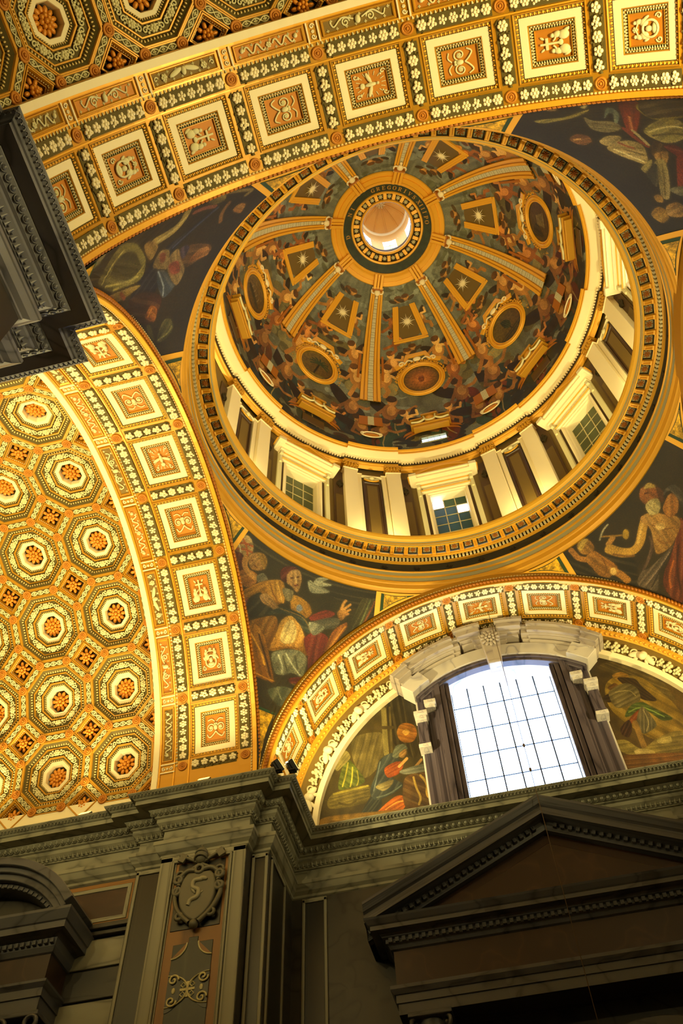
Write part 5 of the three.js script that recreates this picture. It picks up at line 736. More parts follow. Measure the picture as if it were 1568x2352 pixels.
function entablature(n, plan, label, from, to, stone = M.greyStone) {
  const o = struct('trim_' + n, run(plan, ENT.frieze), stone, label);
  for (const k of ['cap', 'bed', 'soffit', 'corona', 'cyma']) mesh({ cap: 'capital_moulding', bed: 'bed_moulding', soffit: 'soffit', corona: 'corona', cyma: 'top_moulding' }[k], run(plan, ENT[k]), k === 'soffit' ? stone : stone, o);
  // carved eggs, leaves and top palmettes on the stretches in view
  for (let i = from; i < to; i++) {
    const [x0, z0] = plan[i], [x1, z1] = plan[i + 1], L = Math.hypot(x1 - x0, z1 - z0), fx = (x1 - x0) / L, fz = (z1 - z0) / L, nx = -fz, nz = fx, yaw = Math.atan2(nx, nz);
    const conv = (i2, s) => { if (i2 < 0 || i2 + 2 >= plan.length) return 0; const a = plan[i2], b = plan[i2 + 1], c = plan[i2 + 2], cr = (b[0] - a[0]) * (c[1] - b[1]) - (b[1] - a[1]) * (c[0] - b[0]); return cr < 0 ? s : -s; };
    const row = (d, y, step, geo) => { const a = -conv(i - 1, d), b = L + conv(i, d); const n2 = Math.max(1, Math.round((b - a) / step)), l = []; if (b - a < 0.05) return null; for (let k = 0; k < n2; k++) { const t = a + (b - a) * (k + 0.5) / n2; l.push(at(geo, x0 + fx * t + nx * d, y, z0 + fz * t + nz * d, 0, yaw, 0)); } return merge(l); };
    const egg = merge([at(ball(0.05, 7, 5), 0, 0, 0, 0.6, 0, 0, 0.85, 1.25, 0.75), at(new THREE.TorusGeometry(0.062, 0.01, 4, 10, Math.PI), 0, 0.0, 0, 0.6 + Math.PI, 0, 0)]);
    const lf = merge([at(leafPiece(0.05, 0.13), 0, 0, 0, 0.75, 0, 0), at(ball(0.018, 5, 4), 0.045, -0.02, 0)]), pal = merge([at(new THREE.TorusGeometry(0.028, 0.009, 4, 8, Math.PI), 0, 0, 0.01, 0.7, 0, 0), at(leafPiece(0.02, 0.06), 0.042, 0, 0.01, 0.7)]);
    for (const [g, nm] of [[row(0.31, -0.29, 0.145, egg), 'egg_moulding'], [row(0.125, -0.545, 0.11, lf), 'leaf_moulding'], [row(0.705, -0.045, 0.085, pal), 'palmette_moulding']]) if (g) mesh(nm, g, stone, o);
  }
  return o;
}
entablature(1, FARLEFT, 'carved grey marble entablature over the far pier and the window wall', 0, 9);
entablature(2, NEARLEFT, 'dark carved cornice of the near pier jutting in at the picture edge, seen from below', 1, 12, M.blueTintStone);
struct('wall_far', run(FARLEFT, [[0, -15], [0, -1.32]]), M.darkStone, 'dark marble-clad walls below the entablature');
struct('wall_near', run(NEARLEFT, [[0, -15], [0, -1.32]]), M.darkStone, 'near pier and passage wall below the cornice');
struct('floor', at(box(26, 0.3, 27), -5, -15.15, 4), M.whiteMarble, 'marble floor');
struct('wall_right', at(box(0.3, 24, 26), 6.5, -3, 4), M.greyStone, 'wall on the right');
struct('wall_back', at(box(26, 24, 0.3), -5, -3, 16.4), M.greyStone, 'wall behind the viewer');
struct('wall_left', at(box(0.3, 24, 26), -17, -3, 4), M.greyStone, 'end wall of the side vault');
{ // roof slab with the round opening of the drum, and outer far wall with the window opening
  const s = new THREE.Shape(); s.moveTo(-17.4, -16.6); s.lineTo(7, -16.6); s.lineTo(7, 9.2); s.lineTo(-17.4, 9.2); s.closePath(); const h = new THREE.Path(); h.absarc(0, 0, 6.7, 0, 2 * Math.PI); s.holes.push(h);
  struct('ceiling', at(new THREE.ExtrudeGeometry(s, { depth: 0.3, bevelEnabled: false, curveSegments: 48 }), 0, 8.5, 0, -Math.PI / 2), M.greyStone, 'roof slab over the vaults');
  const w = new THREE.Shape(); w.moveTo(-17.4, -15); w.lineTo(7, -15); w.lineTo(7, 9); w.lineTo(-17.4, 9); w.closePath(); const o = new THREE.Path(); o.moveTo(-1.6, -0.6); o.lineTo(2.0, -0.6); o.lineTo(2.0, 6.2); o.lineTo(-1.6, 6.2); w.holes.push(o);
  struct('wall_outer', at(new THREE.ExtrudeGeometry(w, { depth: 0.3, bevelEnabled: false }), 0, 0, -9.2), M.greyStone, 'outer face of the window wall');
}
// ---------------------------------------------------------------- lunette wall with the big window
const WX = 0.19, WH = 1.41, WT = 4.4, WR = 2.68, WYC = 4.81 - 2.68, LZ = -8.0;
const winPath = (P, grow = 0) => { const a = Math.acos((WH + grow) / (WR + grow)); P.moveTo(WX - WH - grow, 0.02); P.lineTo(WX - WH - grow, WT); P.absarc(WX, WYC, WR + grow, Math.PI - a, a, true); P.lineTo(WX + WH + grow, 0.02); P.closePath(); return P; };
{
  const s = new THREE.Shape(); s.moveTo(FX + 5.3, -0.4); s.lineTo(FX + 5.3, 0); s.absarc(FX, 0, 5.3, 0, Math.PI, false); s.lineTo(FX - 5.3, -0.4); s.closePath(); s.holes.push(winPath(new THREE.Path()));
  struct('wall_lunette', at(new THREE.ExtrudeGeometry(s, { depth: 0.9, bevelEnabled: false, curveSegments: 48 }), 0, 0, LZ - 0.93), M.whiteMarble, 'arched wall around the big window');
  for (const [sd, key, label] of [[-1, 'lunetteLeft', 'lunette mosaic of a kneeling robed figure in orange and blue, left of the big window'], [1, 'lunetteRight', 'lunette mosaic of a winged figure on clouds, right of the big window']]) {
    const m = new THREE.Shape(), xi = WX + sd * 2.05, n = 24, X = (a) => FX + sd * 5.16 * cos(a), Y = (a) => 5.16 * sin(a), aE = Math.acos(Math.abs(xi - FX) / 5.16);
    m.moveTo(xi, 0.0); m.lineTo(X(0), 0.0); for (let i = 0; i <= n; i++) m.lineTo(X(aE * i / n), Y(aE * i / n)); m.closePath();
    const g = at(new THREE.ExtrudeGeometry(m, { depth: 0.02, bevelEnabled: false }), 0, 0, LZ - 0.03), p = g.attributes.position, uv = g.attributes.uv; for (let i = 0; i < p.count; i++) uv.setXY(i, (p.getX(i) - (sd < 0 ? -5.1 : 2.2)) / 3.2, p.getY(i) / 4.8);
    const t = thing('lunette_mosaic', label, 'mosaic'); mesh('mosaic_picture', g, PAINT[key], t);
    const l = thing('lunette_frame_strip', sd < 0 ? 'pale stone strip edging the kneeling figure mosaic' : 'pale stone strip edging the winged figure mosaic', 'frame'); mesh('strip', at(rbox(0.09, 4.3, 0.08, 0.01), xi + sd * 0.3, 2.17, LZ + 0.02), M.whiteMarble, l);
  }
}
{
  const w = new THREE.Group(); w.name = 'window_1'; scene.add(w); w.userData = { kind: 'structure', label: 'big bright arched window with iron glazing bars over the cornice' };
  const cw = 2 * WH / 6, rh = 0.84;
  for (let c = 0; c < 6; c++) for (let r = 0; r < 6; r++) {
    const x0 = WX - WH + c * cw, top = (x) => WYC + Math.sqrt(WR * WR - (x - WX) ** 2), y0 = -0.35 + r * rh, s = new THREE.Shape(), g = 0.012;
    s.moveTo(x0 + g, y0 + g); s.lineTo(x0 + cw - g, y0 + g); if (r < 5) { s.lineTo(x0 + cw - g, y0 + rh - g); s.lineTo(x0 + g, y0 + rh - g); } else { s.lineTo(x0 + cw - g, top(x0 + cw - g) - g); s.lineTo(x0 + cw / 2, top(x0 + cw / 2) - g); s.lineTo(x0 + g, top(x0 + g) - g); } s.closePath();
    mesh('pane', at(new THREE.ExtrudeGeometry(s, { depth: 0.006, bevelEnabled: false }), 0, 0, LZ - 0.5), glassPane, w);
  }
  const b = []; for (let c = 0; c <= 6; c++) b.push(at(box(0.034, 4.9, 0.03), WX - WH + c * cw, 2.1, LZ - 0.5)); for (let r = 0; r < 6; r++) b.push(at(box(2 * WH, 0.014, 0.03), WX, -0.35 + r * rh, LZ - 0.5));
  mesh('glazing_bars', merge(b), M.black, w);
}
{ // marble surround: moulded jambs, stepped consoles, curved broken hood with keystone
  const root = thing('window_surround', 'veined marble surround of the big window with stepped consoles and curved hood', 'window frame');
  const rim = (g0, g1, z) => { const s = winPath(new THREE.Shape(), g1); s.holes.push(winPath(new THREE.Path(), g0)); return at(new THREE.ExtrudeGeometry(s, { depth: z, bevelEnabled: true, bevelSize: 0.012, bevelThickness: 0.012, bevelSegments: 1, curveSegments: 30 }), 0, 0, LZ - 0.02); };
  mesh('architrave', merge([rim(0, 0.1, 0.1), rim(0.12, 0.24, 0.17), rim(0.26, 0.4, 0.24)]), M.skylitMarble, root);
  for (const sd of [-1, 1]) {
    const j = group('jamb_pilaster', root); mesh('strip', merge([at(rbox(0.28, 4.24, 0.16, 0.01), WX + sd * 1.95, 2.15, LZ + 0.06), at(rbox(0.3, 4.24, 0.1, 0.01), WX + sd * 2.2, 2.15, LZ + 0.03), at(rbox(0.08, 4.24, 0.22, 0.01), WX + sd * 1.86, 2.15, LZ + 0.09)]), M.skylitMarble, j);
    const c = group('console', root); mesh('console_cap', merge([at(rbox(0.32, 0.13, 0.42, 0.01), WX + sd * 1.98, 3.47, LZ + 0.22), at(rbox(0.26, 0.1, 0.34, 0.01), WX + sd * 1.98, 3.36, LZ + 0.18)]), M.whiteMarble, c);
    mesh('console_head', merge([at(rbox(0.36, 0.12, 0.44, 0.01), WX + sd * 2.27, 3.1, LZ + 0.24), at(rbox(0.3, 0.12, 0.36, 0.02), WX + sd * 2.27, 2.98, LZ + 0.2)]), M.whiteMarble, c);
    mesh('console_body', merge([at(rbox(0.27, 0.8, 0.26, 0.02), WX + sd * 2.27, 2.5, LZ + 0.15), at(rbox(0.3, 0.06, 0.3, 0.01), WX + sd * 2.27, 2.16, LZ + 0.17)]), M.skylitMarble, c); mesh('console_foot', at(rbox(0.32, 0.12, 0.34, 0.01), WX + sd * 2.27, 2.04, LZ + 0.19), M.whiteMarble, c);
  }
  const HC = 1.37; const arcB = (r0, r1, a0, a1, z1) => { const s = new THREE.Shape(); s.absarc(0, 0, r1, a0 * D, a1 * D, false); s.absarc(0, 0, r0, a1 * D, a0 * D, true); s.closePath(); return at(new THREE.ExtrudeGeometry(s, { depth: z1 - LZ, bevelEnabled: true, bevelSize: 0.015, bevelThickness: 0.015, bevelSegments: 1, curveSegments: 16 }), WX, HC, LZ); };
  mesh('hood_frieze', merge([arcB(3.44, 3.84, 46, 134, -7.7), arcB(3.44, 3.86, 46, 56, -7.52), arcB(3.44, 3.86, 124, 134, -7.52)]), M.whiteMarble, root);
  mesh('hood_architrave', merge([arcB(3.36, 3.46, 47, 133, -7.74), arcB(3.28, 3.36, 48, 132, -7.8)]), M.skylitMarble, root);
  const piece = (a0, a1, dr, dz) => [arcB(3.84 + dr, 3.91 + dr, a0, a1, -7.62 + dz), arcB(3.91 + dr, 3.98 + dr, a0 - 0.5, a1 + 0.5, -7.52 + dz), arcB(3.98 + dr, 4.15 + dr, a0 - 1, a1 + 1, -7.36 + dz), arcB(4.15 + dr, 4.25 + dr, a0 - 1.5, a1 + 1.5, -7.28 + dz)];
  for (const s of [-1, 1]) { const f = (a, b) => s < 0 ? [a, b] : [180 - b, 180 - a]; mesh('hood_cornice', merge([...piece(...f(104, 132.5), 0, -0.1), ...piece(...f(106.5, 126), 0.03, 0), ...piece(...f(128, 132.5), -0.04, 0.02)]), M.shadedMarble, root); }
  mesh('hood_crown', merge([...piece(94.5, 101.5, 0.16, 0.08), ...piece(78.5, 85.5, 0.16, 0.08), ...piece(84, 96, 0.02, -0.1)]), M.shadedMarble, root);
  const ks = new THREE.Shape(); ks.moveTo(-0.16, 0); ks.lineTo(0.16, 0); ks.lineTo(0.27, 1.0); ks.lineTo(-0.27, 1.0); ks.closePath();
  mesh('keystone', merge([at(new THREE.ExtrudeGeometry(ks, { depth: 0.3, bevelEnabled: true, bevelSize: 0.02, bevelThickness: 0.02, bevelSegments: 1 }), WX, 4.42, LZ + 0.2, 0.16), at(rbox(0.36, 0.09, 0.46, 0.01), WX, 4.44, LZ + 0.3)]), M.shadedMarble, root);
  mesh('keystone_rosette', at(rosetteGeo(0.27, 12, 0.1), WX, 5.18, -7.36, 0.18), M.shadedMarble, root);
}
// ---------------------------------------------------------------- far-left pilaster with inlay and coat of arms
{
  const root = thing('inlaid_pilaster', 'tall pilaster with orange and dark marble inlay carrying the carved coat of arms', 'pilaster'), Z = -5.95;
  const strip = (x0, x1, y0, y1, d, z = Z) => at(rbox(x1 - x0, y1 - y0, d, 0.012), (x0 + x1) / 2, (y0 + y1) / 2, z + d / 2);
  mesh('outer_frame', merge([strip(-8.06, -7.78, -14, -1.36, 0.05), strip(-6.4, -6.11, -14, -1.36, 0.05), strip(-8.06, -6.11, -1.48, -1.34, 0.05)]), M.greyStone, root);
  mesh('inner_moulding', merge([strip(-7.77, -7.72, -14, -1.5, 0.08), strip(-7.71, -7.68, -14, -1.52, 0.04), strip(-6.46, -6.41, -14, -1.5, 0.08), strip(-6.5, -6.47, -14, -1.52, 0.04), strip(-7.74, -6.44, -1.54, -1.49, 0.08)]), M.greyStone, root);
  mesh('orange_field', strip(-7.7, -6.48, -14, -1.5, 0.015), M.yellowStone, root);
  mesh('arms_panel', strip(-7.62, -6.56, -3.12, -1.58, 0.03), M.blackStone, root);
  mesh('dark_panel', merge([strip(-7.5, -6.66, -14, -3.42, 0.03), strip(-7.18, -6.98, -3.44, -3.3, 0.03)]), M.greenStone, root);
  for (const [x, y] of [[-7.5, -3.42], [-6.66, -3.42]]) { const s = new THREE.Shape(); s.moveTo(0, 0); s.absarc(0, 0, 0.3, x < -7 ? -Math.PI / 2 : Math.PI, x < -7 ? 0 : Math.PI * 1.5, false); s.closePath(); mesh('quarter_roundel', at(new THREE.ExtrudeGeometry(s, { depth: 0.02, bevelEnabled: false }), x, y, Z + 0.025), M.yellowStone, root); mesh('roundel_line', at(new THREE.TorusGeometry(0.3, 0.018, 4, 14, Math.PI / 2), x, y, Z + 0.04, 0, 0, x < -7 ? -Math.PI / 2 : Math.PI), M.stucco, root); }
  for (const s of [-1, 1]) {
    const X = -7.08; for (const [nm, part] of [['inlay_border', [at(new THREE.TorusGeometry(0.42, 0.02, 4, 22, Math.PI), 0, 0, 0, 0, 0, s < 0 ? -Math.PI / 2 : Math.PI / 2, 0.72, 1, 1)]], ['inlay_scroll', [spiral(-s * 0.12, 0.2, 0.11, 1.3, -s, 0, 0.02), spiral(-s * 0.12, -0.2, 0.11, 1.3, s, 0, 0.02), at(ball(0.04, 6, 4), -s * 0.14, 0, 0, 0, 0, 0, 1, 1.6, 0.4)]]]) mesh(nm, merge(part.map((g) => at(g, X + s * 0.42, -4.36, Z + 0.045))), M.stucco, root);
    mesh('inlay_lens', (() => { const q = new THREE.Shape(); q.absarc(0, 0, 0.4, -Math.PI / 2, Math.PI / 2, s > 0); return at(new THREE.ExtrudeGeometry(q, { depth: 0.01, bevelEnabled: false }), X + s * 0.42, -4.36, Z + 0.03, 0, 0, 0, 0.72, 1, 1); })(), M.blackStone, root);
  }
  mesh('inlay_knot', merge([at(rbox(0.3, 0.05, 0.02, 0.005), -7.08, -4.36, Z + 0.04), at(rbox(0.05, 0.3, 0.02, 0.005), -7.08, -4.36, Z + 0.04), ...[[-0.09, 0.09], [0.09, 0.09], [-0.09, -0.09], [0.09, -0.09]].map(([a, b]) => at(new THREE.TorusGeometry(0.05, 0.015, 4, 4), -7.08 + a, -4.36 + b, Z + 0.04))]), M.stucco, root);
  // narrow dark panels on the side strips of the pier
  const sp = (name, label, geoF, geoP, mP = M.blackStone) => { const t = thing('panelled_strip', label, 'panel', 'panelled strips of the far pier'); mesh('frame', geoF, M.greyStone, t); mesh('dark_field', geoP, mP, t); };
  const fr = (x0, x1, z) => [merge([strip(x0, x0 + 0.07, -14, -1.4, 0.05, z), strip(x1 - 0.07, x1, -14, -1.4, 0.05, z), strip(x0, x1, -1.48, -1.38, 0.05, z)]), strip(x0 + 0.07, x1 - 0.07, -14, -1.48, 0.02, z)];
  sp('l', 'narrow dark panelled strip left of the inlaid pilaster', ...fr(-8.72, -8.09, -6.2));
  sp('r', 'narrow dark panelled strip right of the inlaid pilaster', ...fr(-6.08, -5.71, -6.3));
  const rot = (l) => l.map((g) => { g.translate(0, 0, 6.3); g.rotateY(Math.PI / 2); g.translate(-5.7, 0, 0); return g; });
  sp('s', 'dark panelled strip on the receding side of the far pier', ...rot(fr(6.42, 7.5, -6.3)));
  sp('w', 'dark panelled strip on the wall beside the altar pediment', ...fr(-5.45, -4.87, -8.2));
}
{ // coat of arms
  const root = thing('coat_of_arms', 'carved stone coat of arms with crossed keys, tiara and a dragon on a scrolled shield', 'emblem'); root.position.set(-7.08, -2.38, -5.92);
  const sh = new THREE.Shape(); sh.moveTo(0, -0.62); sh.bezierCurveTo(0.2, -0.52, 0.38, -0.3, 0.36, 0.05); sh.bezierCurveTo(0.36, 0.25, 0.3, 0.38, 0.22, 0.42); sh.lineTo(-0.22, 0.42); sh.bezierCurveTo(-0.3, 0.38, -0.36, 0.25, -0.36, 0.05); sh.bezierCurveTo(-0.38, -0.3, -0.2, -0.52, 0, -0.62);
  mesh('shield', at(new THREE.ExtrudeGeometry(sh, { depth: 0.06, bevelEnabled: true, bevelSize: 0.04, bevelThickness: 0.05, bevelSegments: 3, curveSegments: 12 }), 0, 0, 0.03), M.armsStone, root);
  const P = (a) => tube(a, 0.05, 20, 6);
  mesh('scroll_border', merge([1, -1].flatMap((s) => [P([[s * 0.05, 0.5, 0.12], [s * 0.25, 0.52, 0.13], [s * 0.42, 0.4, 0.1], [s * 0.44, 0.2, 0.1]]), P([[s * 0.42, 0.18, 0.1], [s * 0.5, 0, 0.08], [s * 0.42, -0.3, 0.1], [s * 0.3, -0.48, 0.1], [s * 0.1, -0.68, 0.12]]), at(new THREE.TorusGeometry(0.08, 0.045, 5, 12), s * 0.46, 0.34, 0.12), at(new THREE.TorusGeometry(0.08, 0.045, 5, 12), s * 0.46, 0.08, 0.1), at(new THREE.TorusGeometry(0.07, 0.04, 5, 12), s * 0.34, -0.5, 0.1)]).concat(at(ball(0.1, 8, 6), 0, -0.72, 0.1), at(new THREE.TorusGeometry(0.09, 0.04, 5, 12), 0, 0.52, 0.14))), M.armsStone, root);
  for (const s of [-1, 1]) mesh('key', merge([at(new THREE.CylinderGeometry(0.035, 0.035, 1.15, 8), 0, 0.68, 0.1, 0, 0, s * 1.05), at(new THREE.TorusGeometry(0.09, 0.035, 5, 12), s * 0.44, 0.46, 0.1), at(rbox(0.2, 0.16, 0.06, 0.01), -s * 0.43, 0.88, 0.1, 0, 0, s * 1.05)]), M.armsStone, root);
  mesh('tiara', merge([at(ball(0.15, 10, 8), 0, 0.86, 0.12, 0, 0, 0, 1, 1.35, 0.8), at(new THREE.TorusGeometry(0.14, 0.025, 5, 14), 0, 0.76, 0.12, Math.PI / 2 - 0.3), at(new THREE.TorusGeometry(0.13, 0.022, 5, 14), 0, 0.88, 0.12, Math.PI / 2 - 0.3), at(ball(0.035), 0, 1.08, 0.13)]), M.armsStone, root);
  mesh('dragon', merge([tube([[0.1, 0.26, 0.14], [-0.08, 0.24, 0.15], [-0.1, 0.1, 0.15], [0.04, 0.0, 0.15], [0.02, -0.14, 0.15], [-0.12, -0.2, 0.14], [-0.16, -0.3, 0.13]], 0.05, 26, 6), at(ball(0.07, 8, 6), 0.12, 0.27, 0.15, 0, 0, -0.3, 1.5, 0.7, 0.7), at(ball(0.07, 6, 5), -0.08, 0.02, 0.15, 0, 0, 0.6, 0.5, 1.5, 0.4), at(ball(0.04, 6, 5), 0.1, -0.05, 0.14, 0, 0, 0.6, 1.6, 0.5, 0.5)]), M.armsRelief, root);
}
{ // orange panel and grey blocks of the side-bay wall
  const t = thing('wall_panel', 'framed reddish marble panel in a yellow border, between the curved pediment and the inlaid pilaster', 'panel'), f = (i) => rectO(2.4, 1.06)(i);
  mesh('yellow_border', at(stepped(f, [[0, 0], [0.01, 0.03], [0.1, 0.03], [0.11, 0.02]]), -9.95, -1.92, -6.35), M.yellowStone, t); mesh('pale_frame', at(stepped(f, [[0.11, 0.02], [0.115, 0.04], [0.2, 0.04], [0.21, 0.01]]), -9.95, -1.92, -6.35), M.greyStone, t); mesh('red_field', at(box(2.0, 0.66, 0.02), -9.95, -1.92, -6.34), M.redStone, t);
  const l = thing('wall_ledge', 'dark moulded ledge below the framed reddish marble panel', 'ledge'); mesh('ledge', merge([at(rbox(2.6, 0.12, 0.2, 0.02), -10, -2.52, -6.27), at(rbox(2.6, 0.1, 0.12, 0.02), -10, -2.64, -6.3)]), M.darkStone, l);
  for (let i = 0; i < 4; i++) { const b = mesh('stone_block', at(rbox(2.6, 0.62, 0.06, 0.02), -10, -3.06 - i * 0.66, -6.33), i % 2 ? M.darkStone : M.greyStone, l); }
}
// ---------------------------------------------------------------- altar pediment on the far wall
const rowX = (x0, x1, y, z, step, geo) => { const n = Math.round((x1 - x0) / step), l = []; for (let i = 0; i < n; i++) l.push(at(geo, x0 + (x1 - x0) * (i + 0.5) / n, y, z)); return merge(l); };
{
  const root = thing('altar_pediment', 'large shade-darkened marble triangular pediment and entablature of the altar below the big window', 'pediment'), CX = 0.3, HW = 3.6, ZF = -7.5, plan = [[CX - HW, -8.2], [CX - HW, ZF], [CX + HW, ZF], [CX + HW, -8.2]];
  mesh('architrave', run(plan, [[0, -4.62], [0, -4.42], [0.03, -4.41], [0.03, -4.26], [0.06, -4.25], [0.12, -4.17], [0.12, -4.1], [0.0, -4.09]]), M.shadedStone, root);
  mesh('architrave_soffit', at(box(2 * HW, 0.04, 0.7), CX, -4.6, ZF - 0.36), M.darkStone, root);
  mesh('frieze', run(plan, [[0.0, -4.09], [0.01, -3.36]]), M.redStone, root);
  mesh('cornice', run(plan, [[0.01, -3.36], [0.06, -3.34], [0.1, -3.26], [0.14, -3.24], [0.14, -3.16], [0.2, -3.14], [0.24, -3.08], [0.4, -3.07], [0.4, -2.98], [0.43, -2.96], [0.5, -2.88], [0.52, -2.84], [0, -2.8]]), M.shadedStone, root);
  mesh('dentil_moulding', rowX(CX - HW - 0.1, CX + HW + 0.1, -3.2, ZF + 0.16, 0.14, rbox(0.085, 0.1, 0.08, 0.008)), M.shadedStone, root);
  const sl = Math.atan2(1.9, 4.12), rk = (s) => { const prof = [[0, -7.62], [0, -7.44], [0.1, -7.4], [0.16, -7.36], [0.18, -7.18], [0.18, -7.1], [0.34, -7.1], [0.38, -7.04], [0.5, -6.98], [0.56, -6.98], [0.6, -8.2]], q = new QB(); for (let j = 0; j + 1 < prof.length; j++) { const P = (t, [n, z]) => [CX + s * (-4.12 + 4.12 * t), -3.08 + 1.9 * t + n / cos(sl), z]; const c = [P(0, prof[j]), P(1, prof[j]), P(1, prof[j + 1]), P(0, prof[j + 1])]; if (s < 0) c.reverse(); q.quad(...c); } q.quad(...(() => { const P = (n, z) => [CX - s * 4.12, -3.08 + n / cos(sl), z]; return [P(0, -8.2), P(0, -7.44), P(0.56, -6.98), P(0.6, -8.2)]; })()); return q.geo(); };
  for (const s of [1, -1]) { mesh('raking_cornice', rk(s), M.shadedStone, root); const l = []; for (let i = 0; i < 26; i++) { const t = (i + 0.5) / 26 * 0.96; l.push(at(rbox(0.085, 0.1, 0.08, 0.008), CX + s * (-4.12 + 4.12 * t), -3.08 + 1.9 * t + 0.12, -7.36, 0, 0, s * sl)); } mesh('dentil_moulding', merge(l), M.shadedStone, root); }
  const ty = new THREE.Shape(); ty.moveTo(CX - 4, -3); ty.lineTo(CX + 4, -3); ty.lineTo(CX, -1.1); ty.closePath(); mesh('tympanum', at(new THREE.ExtrudeGeometry(ty, { depth: 0.06, bevelEnabled: false }), 0, 0, -7.66), M.redStone, root);
  const ti = new THREE.Shape(); ti.moveTo(CX - 3.0, -2.86); ti.lineTo(CX + 3.0, -2.86); ti.lineTo(CX, -1.45); ti.closePath(); mesh('tympanum_panel', at(new THREE.ExtrudeGeometry(ti, { depth: 0.03, bevelEnabled: true, bevelSize: 0.02, bevelThickness: 0.02, bevelSegments: 1 }), 0, 0, -7.6), M.redStone, root);
  for (const s of [-1, 1]) {
    const c = thing('altar_column', s < 0 ? 'column with a scrolled leaf capital under the pediment, at the bottom edge' : 'column with a scrolled leaf capital under the far end of the pediment', 'column'), x = CX + s * 3.0, zc = -7.85;
    mesh('shaft', at(new THREE.CylinderGeometry(0.3, 0.36, 9.2, 20), x, -10.0, zc), M.darkStone, c);
    const cp = [at(rbox(0.86, 0.1, 0.86, 0.02), x, -4.68, zc), at(new THREE.CylinderGeometry(0.36, 0.29, 0.6, 16), x, -5.0, zc), at(new THREE.TorusGeometry(0.31, 0.04, 6, 20), x, -5.34, zc, Math.PI / 2)]; for (const a of [1, 3, 5, 7]) { const an = a * Math.PI / 4; cp.push(at(new THREE.TorusGeometry(0.12, 0.045, 6, 14), x + 0.42 * cos(an), -4.84, zc + 0.42 * sin(an), 0, -an, 0), at(ball(0.05), x + 0.42 * cos(an), -4.84, zc + 0.42 * sin(an))); } for (let i = 0; i < 8; i++) { const an = i * Math.PI / 4; cp.push(at(ball(0.13, 7, 5), x + 0.34 * cos(an), -5.18, zc + 0.34 * sin(an), 0, -an, -0.3, 0.5, 1.2, 0.8), at(ball(0.1, 7, 5), x + 0.36 * cos(an + 0.39), -4.98, zc + 0.36 * sin(an + 0.39), 0, -an, -0.3, 0.5, 1.1, 0.8)); }
    mesh('capital', merge(cp), M.shadedStone, c);
  }
  const nb = thing('altar_niche', 'dark arched picture frame of the altar, under the pediment at the bottom edge', 'altar'); const a0 = new THREE.Shape(); a0.absarc(0, 0, 2.1, 0, Math.PI, false); a0.lineTo(-2.1, -6); a0.lineTo(-1.75, -6); a0.lineTo(-1.75, 0); a0.absarc(0, 0, 1.75, Math.PI, 0, true); a0.lineTo(1.75, -6); a0.lineTo(2.1, -6); a0.closePath();
  mesh('arched_frame', at(new THREE.ExtrudeGeometry(a0, { depth: 0.2, bevelEnabled: true, bevelSize: 0.03, bevelThickness: 0.03, bevelSegments: 2, curveSegments: 24 }), 1.4, -7.2, -8.2), M.shadedStone, nb); mesh('dark_field', at(box(3.6, 8, 0.05), 1.4, -9.6, -8.16), M.blackStone, nb);
}
